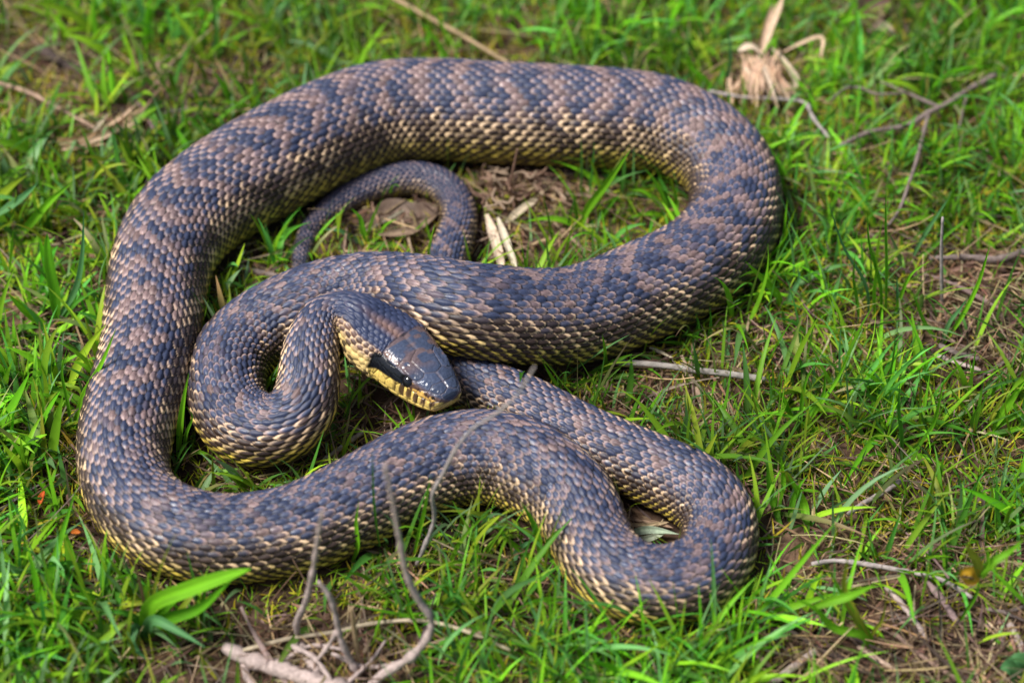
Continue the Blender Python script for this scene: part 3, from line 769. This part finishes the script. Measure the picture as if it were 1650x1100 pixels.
plant('grass_tuft', 'low leafy green tuft under the tail loop beside the brown leaf', 'grass tuft', (592,392), [
    ([(592,392),(585,370),(580,350),(566,336)], 5, 3.6, 'g', B), ([(592,394),(610,380),(622,362),(640,352)], 3, 2.6, 'l', B), ([(590,394),(570,385),(545,370),(520,370)], 2, 3.2, 't', B), ([(594,396),(625,395),(650,398),(668,408)], -5, 4.0, 'g', B), ([(596,396),(640,385),(670,370),(690,350)], 6, 2.0, 'l', B)])
plant('grass_tuft', 'sparse thin blades standing in front of the front coil beside the standing twig', 'grass tuft', (568,905), [
    ([(568,905),(572,870),(574,840),(578,808)], 1, 2.6, 'l', B), ([(668,890),(676,855),(684,820),(694,765)], 0, 2.0, 'l', B), ([(612,880),(606,840),(602,800),(600,722)], -2, 1.3, 'b', B), ([(362,935),(361,915),(360,895),(361,888)], 0, 2.0, 'g', B)])
plant('grass_tuft', 'green blades leaning over the narrow part of the front loop', 'grass tuft', (872,905), [
    ([(872,905),(868,870),(858,840),(838,806)], 4, 3.4, 'g', B), ([(875,905),(880,885),(892,868),(905,850)], 0, 2.6, 'g', B), ([(870,908),(845,890),(815,865),(800,838)], 5, 2.8, 'l', B), ([(880,915),(900,900),(920,905),(925,912)], -8, 2.4, 'l', B), ([(820,925),(830,895),(842,880),(862,868)], 4, 4.0, 't', B)])
plant('grass_tuft', 'fresh green blades below the coil beside the buried grey stick', 'grass tuft', (1150,560), [
    ([(1110,580),(1118,550),(1125,525),(1121,505)], 4, 3.0, 'b', B), ([(1130,590),(1110,560),(1085,552),(1055,548)], 0, 3.0, 'l', B), ([(1172,600),(1172,560),(1174,540),(1172,522)], 5, 3.0, 't', B), ([(1140,585),(1142,550),(1145,520),(1144,495)], 5, 2.6, 'b', B), ([(1180,590),(1195,560),(1215,545),(1226,530)], 4, 2.4, 'g', B)])

# ------------------------------------------------------------------ twigs, sticks and straw
def tube(P, r0, r1, sides=8, n=None, knots=0.12, seed=0, flat=1.0):
    g = np.random.default_rng(seed + 5)
    n = n or max(10, 6 * len(P)); L = smooth_line(P, n)
    tan = np.gradient(L, axis=0); tan /= np.linalg.norm(tan, axis=1)[:, None]
    ref = np.array([0.12, 0.3, 0.94]); sv = np.cross(tan, ref); sv /= np.linalg.norm(sv, axis=1)[:, None]; nv = np.cross(sv, tan)
    t = np.linspace(0, 1, n)
    r = (r0 * (1 - t) + r1 * t) * (1 + knots * g.normal(0, 1, n))
    r[0] *= 0.8; r[-1] *= 0.8
    CLEAR.append(L[:: max(1, n // 14)])
    V = []
    for k in range(sides):
        a = 2 * math.pi * k / sides
        rk = r * (1 + 0.10 * math.sin(a * 3 + seed))
        V.append(L + sv * (rk * math.cos(a))[:, None] + nv * (rk * math.sin(a) * flat)[:, None])
    V = np.stack(V, 1).reshape(-1, 3)
    b = (np.arange(n - 1) * sides)[:, None]; k = np.arange(sides)[None, :]; k2 = (k + 1) % sides
    F = np.stack([b + k, b + k2, b + sides + k2, b + sides + k], -1).reshape(-1, 4)
    V = np.vstack([V, L[:1] - tan[:1] * r0 * 0.15, L[-1:] + tan[-1:] * r1 * 0.3])
    kk = np.arange(sides); e0 = len(V) - 2; e1 = len(V) - 1
    F = np.vstack([F, np.stack([np.full(sides // 2, e0), kk[1::2] + 1 - (kk[1::2] == sides - 1) * sides, kk[1::2], kk[0::2]], 1),
                   np.stack([np.full(sides // 2, e1), (n - 1) * sides + kk[0::2], (n - 1) * sides + kk[1::2], (n - 1) * sides + (kk[1::2] + 1) % sides], 1)])
    return V, F
GREY = (0.30, 0.255, 0.24); GB = (0.155, 0.118, 0.105); DK = (0.055, 0.038, 0.032); STRAW = (0.46, 0.33, 0.19); PALE = (0.56, 0.46, 0.32); PKB = (0.34, 0.265, 0.24); RUST = (0.19, 0.095, 0.055)
def lying(pts, h):
    """picture points on the ground, h mm above it"""
    W = []
    for (px, py) in pts:
        p = onz(px, py); gz = float(ground_z(p[0], p[1])) + h * 0.001
        W.append(onz(px, py, gz))
    return W
def standing(pts, dy, h0=0.0):
    p0 = onz(*pts[0]); gz = float(ground_z(p0[0], p0[1])) + h0 * 0.001; p0 = onz(*pts[0], gz)
    W = [p0]; n_ = len(pts)
    for q in range(1, n_): W.append(ony(*pts[q], p0[1] + dy * 0.001 * q / (n_ - 1)))
    return W
def tint(V, col, seed=0):
    g = np.random.default_rng(seed)
    return np.array(col)[None, :] * (1 + 0.10 * g.normal(0, 1, (len(V), 1)))
def stick(name, label, cat, W, r0, r1, col, branches=(), group=None, knots=0.10, mat=None, safe=True, flat=1.0):
    if safe: W = clear(W, max(r0, r1) * 0.001 + 0.001)
    seed = len(bpy.data.objects)
    if branches:
        root_ = empty(name, tuple(W[0])); tag(root_, label, cat, group)
        V_, F_ = tube(W, r0 * .001, r1 * .001, knots=knots, seed=seed, flat=flat); mesh_obj('stem', V_, F_, mat or M_bark, root_, col=tint(V_, col, seed))
        for q, (BW_, a, b_) in enumerate(branches):
            if safe: BW_ = clear(BW_, a * 0.001 + 0.001)
            V_, F_ = tube(BW_, a * .001, b_ * .001, knots=knots, seed=seed + q + 1); mesh_obj('branch', V_, F_, mat or M_bark, root_, col=tint(V_, col, seed + q))
        return root_
    V_, F_ = tube(W, r0 * .001, r1 * .001, knots=knots, seed=seed, flat=flat)
    o = mesh_obj(name, V_, F_, mat or M_bark, None, col=tint(V_, col, seed), sharp_base=np.array(W[0]))
    return tag(o, label, cat, group)

# front: dead branch with standing twigs
bA = standing([(481,1030),(478,1003),(492,970),(501,936),(508,898),(513,862),(519,822)], -2, 5)
bC = standing([(578,1088),(568,1070),(551,1036),(545,1014),(540,991),(531,961),(513,936)], 12, 3)
bB = standing([(596,1108),(613,1089),(664,1056),(689,1026),(695,998),(678,972),(658,933),(645,875),(635,820),(620,747)], 18, 4)
bC2 = [ony(545,1014, bC[3][1]), ony(526,1044, bC[3][1] - 0.002), ony(512,1062, bC[3][1] - 0.004)]
main = lying([(361,1042),(400,1062),(437,1074),(480,1088),(540,1108),(600,1122)], 6)
stick('dead_branch', 'thick grey dead branch with thin upright twigs in front of the snake', 'branch', main, 3.2, 4.6, PKB,
      branches=[(bA, 1.7, 0.8), (bC, 1.9, 0.9), (bB, 2.2, 0.7), (bC2, 1.3, 0.9), (lying([(517,1095),(498,1062),(478,1030)], 5), 2.4, 1.8), (lying([(470,1040),(505,1058),(534,1096)], 9), 1.3, 1.0), (lying([(534,1052),(588,1074),(648,1066)], 6), 1.2, 0.8), (lying([(452,1066),(500,1040),(556,1046)], 8), 1.0, 0.8), (lying([(560,1100),(600,1062),(622,1030)], 7), 1.1, 0.7), (lying([(392,1062),(398,1090),(410,1110)], 4), 2.2, 1.5)], safe=False, knots=0.14)
stick('twig', 'slim bent twig standing free in front of the front coil', 'twig', standing([(671,911),(685,878),(700,835),(697,797),(713,765),(738,718),(764,688),(798,667),(832,637),(862,590)], -12, 2), 1.1, 0.5, GREY, safe=False, knots=0.14)
stick('dry_grass', 'long pale dry grass stem lying across the dead branch', 'stem', lying([(392,1047),(467,1028),(543,1017),(593,1005),(662,999),(704,1003),(760,1020),(822,1047)], 9), 1.0, 0.9, PALE, mat=M_dry, knots=0.03)
stick('straw', 'short upright yellow straw between the twigs of the dead branch', 'straw', standing([(579,1074),(573,1030),(566,978)], 3, 2), 1.1, 1.0, STRAW, mat=M_dry, knots=0.03)
# middle
stick('stick', 'straight cut grey stick poking out from under the middle coil', 'stick', lying([(985,577),(1064,588),(1120,596),(1173,602),(1233,611)], 8), 1.5, 1.6, (0.24, 0.215, 0.19), knots=0.04)
stick('twig', 'small grey twig between the neck coil and the front coil', 'twig', lying([(520,742),(548,722),(570,706),(590,693)], 5), 1.3, 1.1, (0.30, 0.25, 0.2))
stick('twig', 'short dark twig beside the tail tip', 'twig', lying([(384,430),(410,437),(450,446)], 5), 1.7, 1.6, GB)
# back right branch
m3 = lying([(1353,235),(1402,213),(1462,202),(1500,180),(1522,170),(1560,145),(1604,121)], 14)
stick('branched_twig', 'forked grey twig with several side shoots lying on the grass behind the snake', 'twig', m3, 1.3, 1.7, GB, branches=[
    (lying([(1516,174),(1473,155),(1418,131)], 15), 1.1, 0.6), (lying([(1460,150),(1410,151),(1388,142),(1364,142),(1339,161)], 15), 0.7, 0.6),
    (lying([(1496,186),(1488,215),(1478,255),(1466,292),(1448,340),(1432,362)], 14), 1.2, 0.8), (lying([(1560,146),(1553,172),(1546,204)], 12), 0.9, 0.6)])
stick('twig', 'crooked pale twig lying between the top coil and the dry straw clump', 'twig', lying([(1140,147),(1200,157),(1262,160),(1297,166),(1310,190),(1336,222)], 12), 1.0, 1.0, GREY, knots=0.2)
stick('straw', 'long slanting dry stalk touching the back of the top coil', 'straw', lying([(632,-4),(690,28),(740,55),(790,85),(822,104)], 13), 1.3, 1.1, STRAW, mat=M_dry, knots=0.04)
stick('twig', 'thin brown twig running to the dry grass wisp', 'twig', lying([(-5,133),(40,147),(80,166),(120,188),(156,208)], 9), 1.3, 1.0, (0.30, 0.2, 0.14))
stick('stick', 'dark rotten stick stub lying in the blurred grass at the back', 'stick', lying([(62,78),(95,98),(136,118)], 6), 3.0, 2.6, DK, knots=0.15)
stick('stick', 'short grey stick among the green blades beside the front loop', 'stick', lying([(1366,828),(1395,808),(1425,792),(1450,775)], 7), 1.2, 1.3, (0.25, 0.21, 0.19))
stick('stick', 'long curved weathered stick along the top of the brown litter patch', 'stick', lying([(1498,416),(1563,414),(1602,418),(1662,402)], 9), 1.3, 2.2, GB)
stick('twig', 'thin upright grey stem beside the brown litter patch', 'twig', standing([(1518,500),(1517,440),(1517,395),(1519,350)], 5), 0.9, 0.7, GREY, knots=0.05)
stick('stick', 'flat broken brown stick on the littered soil', 'stick', lying([(1512,556),(1545,570),(1578,578)], 6), 1.8, 1.6, GB, flat=0.6)
stick('stick', 'pale split stick on the littered soil, beside the flat broken one', 'stick', lying([(1508,572),(1545,585),(1580,596)], 5), 1.6, 1.3, PKB, flat=0.6)
# front right
stick('stick', 'straight brown stick with a cut end on bare soil', 'stick', lying([(1240,1104),(1276,1076),(1316,1047)], 4), 1.8, 1.7, PKB, knots=0.05)
stick('twig', 'dark curved twig on the bare soil beside the cut stick', 'twig', lying([(1222,1040),(1262,1012),(1310,1040),(1368,1066)], 5), 1.3, 1.0, DK)
stick('twig', 'long thin twig arching over the littered soil', 'twig', lying([(1308,908),(1345,903),(1412,911),(1470,922),(1520,935),(1566,962)], 8), 1.2, 1.0, GREY)
stick('twig', 'slanting grey twig below the long arching twig', 'twig', lying([(1428,945),(1455,975),(1478,1005),(1497,1034)], 5), 1.4, 1.1, PKB)
stick('twig', 'purplish brown twig pointing down from the long arching twig', 'twig', lying([(1490,934),(1515,962),(1542,1002)], 5), 1.9, 1.4, (0.19, 0.13, 0.125))
stick('twig', 'slim straw-coloured twig lying beside the seedling', 'twig', lying([(1382,1040),(1415,1062),(1452,1085)], 4), 1.2, 1.0, (0.34, 0.24, 0.18))
stick('twig', 'stout twig beside the blue-green leaf', 'twig', lying([(1626,1004),(1640,1030),(1655,1062)], 4), 1.7, 1.5, PKB)
stick('twig', 'branching dark twig over the dark soil', 'twig', lying([(1588,980),(1620,985),(1662,972)], 5), 0.9, 0.8, GB, branches=[(lying([(1610,984),(1628,990),(1650,1000)], 5), 0.8, 0.6)])
stick('twig', 'thin brown twig on the soil in front of the yellow sprig', 'twig', lying([(1440,1020),(1490,1060),(1540,1092),(1575,1108)], 4), 1.2, 1.0, (0.20, 0.13, 0.10))

# dry clumps built of single strips
def strips(name, label, cat, items, mat=M_dry, wild=0.0):
    p0 = items[0][0][0]; root_ = empty(name, tuple(p0)); tag(root_, label, cat)
    for (W, wd, col_, shp) in items:
        W = clear(W)
        V_, F_, C_ = leaf_mesh(W, wd * .001, np.array(col_), np.array(col_) * 1.08, shp, fold=0.25, roll=wild * math.sin(len(bpy.data.objects) * 2.1))
        mesh_obj('strip', V_, F_, mat, root_, col=C_)
    return root_
S_ = 'strap'
ST2 = (0.68, 0.48, 0.33); ST3 = (0.60, 0.40, 0.28); ST4 = (0.74, 0.58, 0.43)
cl = standing([(1232,165),(1226,84)], 4)
yq = cl[0][1]
def Q(*pts, d=0.0): return [ony(px, py, yq + d + max(0.0, (168 - py) * 0.00032)) for (px, py) in pts]
yq -= 0.006
strips('straw_clump', 'tangled clump of pale dry straw behind the top coil', 'straw clump', [
    (Q((1208,160),(1210,120),(1208,84)), 4.2, ST2, S_), (Q((1240,156),(1236,118),(1228,84)), 5.0, ST2, S_), (Q((1262,152),(1248,125),(1236,95)), 3.8, ST3, S_), (Q((1226,160),(1222,120),(1218,90)), 5.0, ST3, S_),
    (Q((1270,152),(1282,132),(1266,104),(1242,76), d=-.003), 4.6, ST4, S_), (Q((1190,82),(1208,76),(1230,90), d=-.003), 5.2, ST4, S_), (Q((1226,86),(1240,50),(1262,-4), d=-.002), 4.2, ST2, S_), (Q((1222,82),(1234,40),(1246,6)), 3.0, ST3, S_),
    *[(Q((1226 + math.cos(k * 2.4) * 52 + k % 3 * 5, 174 - k % 5 * 7), (1226 + math.cos(k * 2.4) * 30, 122), (1226 + math.cos(k * 2.4 + 0.5) * 32, 78 + (k * 7) % 34), d=-.004 * (k % 4)), 1.6 + k % 3 * 0.7, (ST2, ST3, ST4)[k % 3], S_) for k in range(22)],
    (Q((1262,84),(1290,70),(1324,60),(1322,95)), 2.2, ST2, S_), (Q((1195,178),(1190,150),(1186,130)), 4.6, ST3, S_), (Q((1180,172),(1176,140),(1178,110)), 3.4, ST3, S_)], wild=0.9)
strips('dry_grass_wisp', 'pale frayed wisp of dry grass at the back beside the thin brown twig', 'dry grass', [
    (lying([(96,232),(150,218),(200,190),(250,164)], 9), 3.8, STRAW, B), (lying([(110,236),(160,222),(210,200),(262,184)], 8), 3.4, ST2, B), (lying([(92,226),(120,228),(160,212)], 10), 5.5, (0.36, 0.22, 0.11), B),
    (lying([(150,212),(165,195),(176,182)], 12), 2.6, PALE, B), (lying([(150,215),(190,196),(228,190),(250,185)], 8), 3.0, STRAW, B), (lying([(100,240),(130,234),(170,232)], 7), 3.6, ST3, B), (lying([(160,210),(200,186),(215,172),(232,160)], 10), 2.4, ST2, B)])
strips('straw_stalk', 'broad pale split straw stalk lying against the middle coil inside the ring', 'straw', [
    (lying([(784,345),(797,385),(810,440)], 6), 5.0, ST4, S_), (lying([(802,350),(816,390),(832,438)], 8), 3.8, (0.70, 0.60, 0.45), S_), (lying([(815,358),(838,340),(866,320)], 7), 4.2, PALE, S_)])
strips('dry_leaf', 'curled brown dead leaf lying under the tail loop', 'leaf', [(lying([(598,356),(630,340),(672,346),(712,326)], 5), 13.0, (0.19, 0.13, 0.095), S_), (lying([(610,378),(660,372),(705,345)], 7), 5.0, (0.26, 0.18, 0.12), 'oval')])
strips('bark_piece', 'reddish brown bark scrap at the back of the lawn', 'bark', [(lying([(1366,28),(1400,14),(1440,4)], 5), 17.0, (0.20, 0.12, 0.105), 'oval'), (lying([(1372,12),(1384,0),(1396,-14)], 9), 6.0, (0.34, 0.26, 0.23), S_), (lying([(1398,48),(1420,42),(1440,58)], 7), 6.0, (0.36, 0.26, 0.20), S_)], mat=M_dry)
strips('leaf_shard', 'pale greenish dry leaf scrap lying inside the front loop', 'leaf', [(lying([(1008,860),(1045,853),(1094,860)], 6), 4.2, (0.34, 0.42, 0.30), B), (lying([(1004,868),(1040,868),(1072,858)], 5), 3.0, (0.38, 0.42, 0.30), S_), (lying([(1002,842),(1040,846),(1080,838)], 5), 2.0, (0.40, 0.30, 0.18), S_), (lying([(1000,832),(1050,840),(1085,850)], 4), 1.8, (0.30, 0.2, 0.13), S_)])
strips('petal', 'tiny orange-red petal in the grass, redder of the two orange flecks', 'petal', [(lying([(64,812),(66,802),(71,790)], 10), 3.0, (0.55, 0.10, 0.02), 'oval')])
strips('petal', 'tiny flat orange fleck in the grass touching the side of the snake', 'petal', [(lying([(114,858),(121,856),(130,857)], 10), 2.4, (0.6, 0.16, 0.02), 'oval')])
# tangle of dry roots inside the ring
rootitems = []
gq = np.random.default_rng(55)
for k in range(34):
    px, py = gq.uniform(775, 915), gq.uniform(272, 325)
    a = gq.uniform(0, 6.28); ln_ = gq.uniform(22, 60)
    pts = [(px + math.cos(a) * ln_ * q + gq.normal(0, 7), py + math.sin(a) * ln_ * 0.5 * q + gq.normal(0, 5)) for q in (0, 0.33, 0.66, 1)]
    rootitems.append((lying(pts, gq.uniform(2, 14)), gq.uniform(0.6, 1.0)))
for pts in ([(826,330),(822,300),(828,270),(834,240)], [(812,335),(808,300),(796,285)], [(780,290),(778,272),(782,258)]): rootitems.append((standing(pts, 3), 0.9))
rt = empty('root_tangle', tuple(rootitems[0][0][0])); tag(rt, 'tangle of thin brown dry roots under the top coil', 'roots')
for q, (W, r_) in enumerate(rootitems):
    W = clear(W, 0.002)
    V_, F_ = tube(W, r_ * .001, r_ * .0007, sides=6, seed=q); mesh_obj('root', V_, F_, M_dry, rt, col=tint(V_, [(0.30, 0.19, 0.13), (0.22, 0.13, 0.09), (0.40, 0.29, 0.2)][q % 3], q))

CL = np.vstack(CLEAR)
def crowd(x, y, h):
    """True where a blade of height h would stand over or right in front of a single twig or leaf"""
    out_ = np.zeros(len(x), bool)
    for a in range(0, len(x), 4000):
        dx = x[a:a + 4000, None] - CL[None, :, 0]; dy = CL[None, :, 1] - y[a:a + 4000, None]
        low = CL[None, :, 2] < h[a:a + 4000, None] - dy * 0.9
        out_[a:a + 4000] = ((np.abs(dx) < 0.0045) & (dy > -0.004) & (dy < 0.035) & low).any(1)
    return out_
# ---- fine lawn grass
def lawn(n, seed, lmin, lmax, wmin, wmax, leanm, bendm, clump, segs, fold, palette, thresh=0.55, gapv=0.0008):
    x, y, g = spread(n, seed)
    n = len(x)
    # gather into clumps
    cx = np.round(x / clump) * clump; cy = np.round(y / clump) * clump
    hx = hash2(np.round(x / clump), np.round(y / clump), seed); hy = hash2(np.round(x / clump), np.round(y / clump), seed + 1)
    k = g.uniform(0.1, 0.8, n)
    x = x + (cx + (hx - 0.5) * clump - x) * k; y = y + (cy + (hy - 0.5) * clump - y) * k
    bm_ = bare(x, y); dn = fbm(x * 11, y * 11, 77)
    keep = (g.random(n) > bm_ * 0.90) & (g.random(n) < sstep(0.27, thresh, dn) + 0.06)
    Q = np.stack([x, y, np.zeros(n)], 1)
    keep &= snake_gap2(Q) > -0.002
    x, y = x[keep], y[keep]; n = len(x)
    ln = g.uniform(lmin, lmax, n) * (0.65 + 0.7 * fbm(x * 9, y * 9, 61))
    ok = ~crowd(x, y, ln * 0.75) | (g.random(n) < 0.12)
    x, y, ln = x[ok], y[ok], ln[ok]; n = len(x)
    hd = g.uniform(0, 2 * math.pi, n)
    # near the snake the blades bend away from it
    c1 = pick(g, n, palette)
    pt = fbm(x * 13 + 7, y * 13, 123)
    c1 = c1 * (0.55 + 0.60 * sstep(0.32, 0.60, pt))[:, None]
    ol = sstep(0.52, 0.66, fbm(x * 10 + 3, y * 10 + 9, 131)) * 0.6
    c1 = mix(c1, c1 * np.array([1.35, 0.90, 1.6]), ol)
    c0 = c1 * 0.9 + np.array([0.05, 0.045, 0.01])
    dry = g.random(n) < 0.07
    c1[dry] = pick(g, int(dry.sum()), DRY); yt = g.random(n) < 0.12
    c1[yt] = c1[yt] * 0.5 + np.array([0.14, 0.10, 0.015])
    return ribbons(x, y, ground_z(x, y), hd, np.abs(g.normal(leanm, 0.28, n)), g.normal(bendm, 0.5, n), ln, g.uniform(wmin, wmax, n) * (1 + 0.45 * sstep(-0.10, -0.20, x)) * (1 + 0.9 * sstep(0.30, 0.60, np.hypot(x, y - 0.05))), c0, c1, segs, g, fold=fold, gap=gapv)
g1 = lawn(27000, 101, 0.018, 0.042, 0.0011, 0.0022, 0.45, 0.55, 0.020, 6, 0.0, GREENS)
g2 = lawn(7500, 102, 0.022, 0.050, 0.0020, 0.0040, 0.55, 0.75, 0.028, 7, 0.35, GREENS)
g3 = lawn(20000, 103, 0.008, 0.020, 0.0008, 0.0018, 0.8, 0.5, 0.012, 4, 0.0, GREENS + LIMES, 0.45)
V, F, c = stack([g1, g2, g3])
tag(mesh_obj('grass', V, F, M_blade, col=c), 'short green lawn grass growing all round the snake', 'grass', kind='stuff')

# ---- moss: fuzzy yellow-green tufts between the blades
def moss(n, seed):
    x, y, g = spread(n, seed)
    n = len(x)
    dn = fbm(x * 8 + 5, y * 8, 91); rgt = sstep(-0.10, 0.15, x) * 0.12 + sstep(0.05, 0.2, y) * 0.10
    keep = (g.random(n) < sstep(0.36, 0.54, dn + rgt)) & (g.random(n) > bare(x, y) * 0.9) & (snake_gap2(np.stack([x, y, 0 * x], 1)) > -0.001)
    x, y = x[keep], y[keep]; n = len(x)
    c1 = pick(g, n, [(0.28, 0.38, 0.010), (0.20, 0.37, 0.010), (0.40, 0.38, 0.016), (0.44, 0.36, 0.03)])
    return ribbons(x, y, ground_z(x, y), g.uniform(0, 6.28, n), np.abs(g.normal(0.5, 0.35, n)), g.normal(0.5, 0.6, n), g.uniform(0.005, 0.014, n), g.uniform(0.0006, 0.0012, n), c1 * 0.8, c1, 3, g)
V, F, c = moss(64000, 201)
tag(mesh_obj('moss', V, F, M_moss, col=c), 'low fuzzy yellow-green moss between the grass blades', 'moss', kind='stuff')

# ---- dead grass and litter lying on the soil
def litter(n, seed, lmin, lmax, wmin, wmax, pal):
    x, y, g = spread(n, seed)
    n = len(x)
    keep = (g.random(n) < 0.30 + 0.75 * bare(x, y)) & (snake_gap2(np.stack([x, y, 0 * x], 1)) > -0.006)
    x, y = x[keep], y[keep]; n = len(x)
    c1 = pick(g, n, pal, 0.25)
    return ribbons(x, y, ground_z(x, y) + g.uniform(0.0005, 0.006, n), g.uniform(0, 6.28, n), g.normal(1.45, 0.16, n), g.normal(0.1, 0.3, n), g.uniform(lmin, lmax, n), g.uniform(wmin, wmax, n), c1, c1 * 1.05, 4, g, twist=0.8, tipw=0.5)
def debris(n, seed):
    x, y, g = spread(n, seed)
    n = len(x)
    keep = (g.random(n) < 0.9 * bare(x, y)) & (snake_gap2(np.stack([x, y, 0 * x], 1)) > -0.004)
    x, y = x[keep], y[keep]; n = len(x)
    c1 = pick(g, n, [(0.10, 0.065, 0.05), (0.20, 0.14, 0.115), (0.30, 0.21, 0.16), (0.06, 0.04, 0.034)], 0.2)
    return ribbons(x, y, ground_z(x, y) + g.uniform(0.001, 0.006, n), g.uniform(0, 6.28, n), g.normal(1.45, 0.12, n), g.normal(0.05, 0.2, n), g.uniform(0.012, 0.05, n), g.uniform(0.0014, 0.0032, n), c1, c1, 5, g, fold=0.6, twist=0.6, tipw=0.6)
V, F, c = stack([debris(2600, 303), litter(34000, 301, 0.012, 0.045, 0.0005, 0.0013, DRY), litter(26000, 302, 0.004, 0.014, 0.0006, 0.0018, DRY)])
tag(mesh_obj('dead_grass', V, F, M_dry, col=c), 'dry brown grass stems and crumbs littering the soil', 'dead grass', kind='stuff')
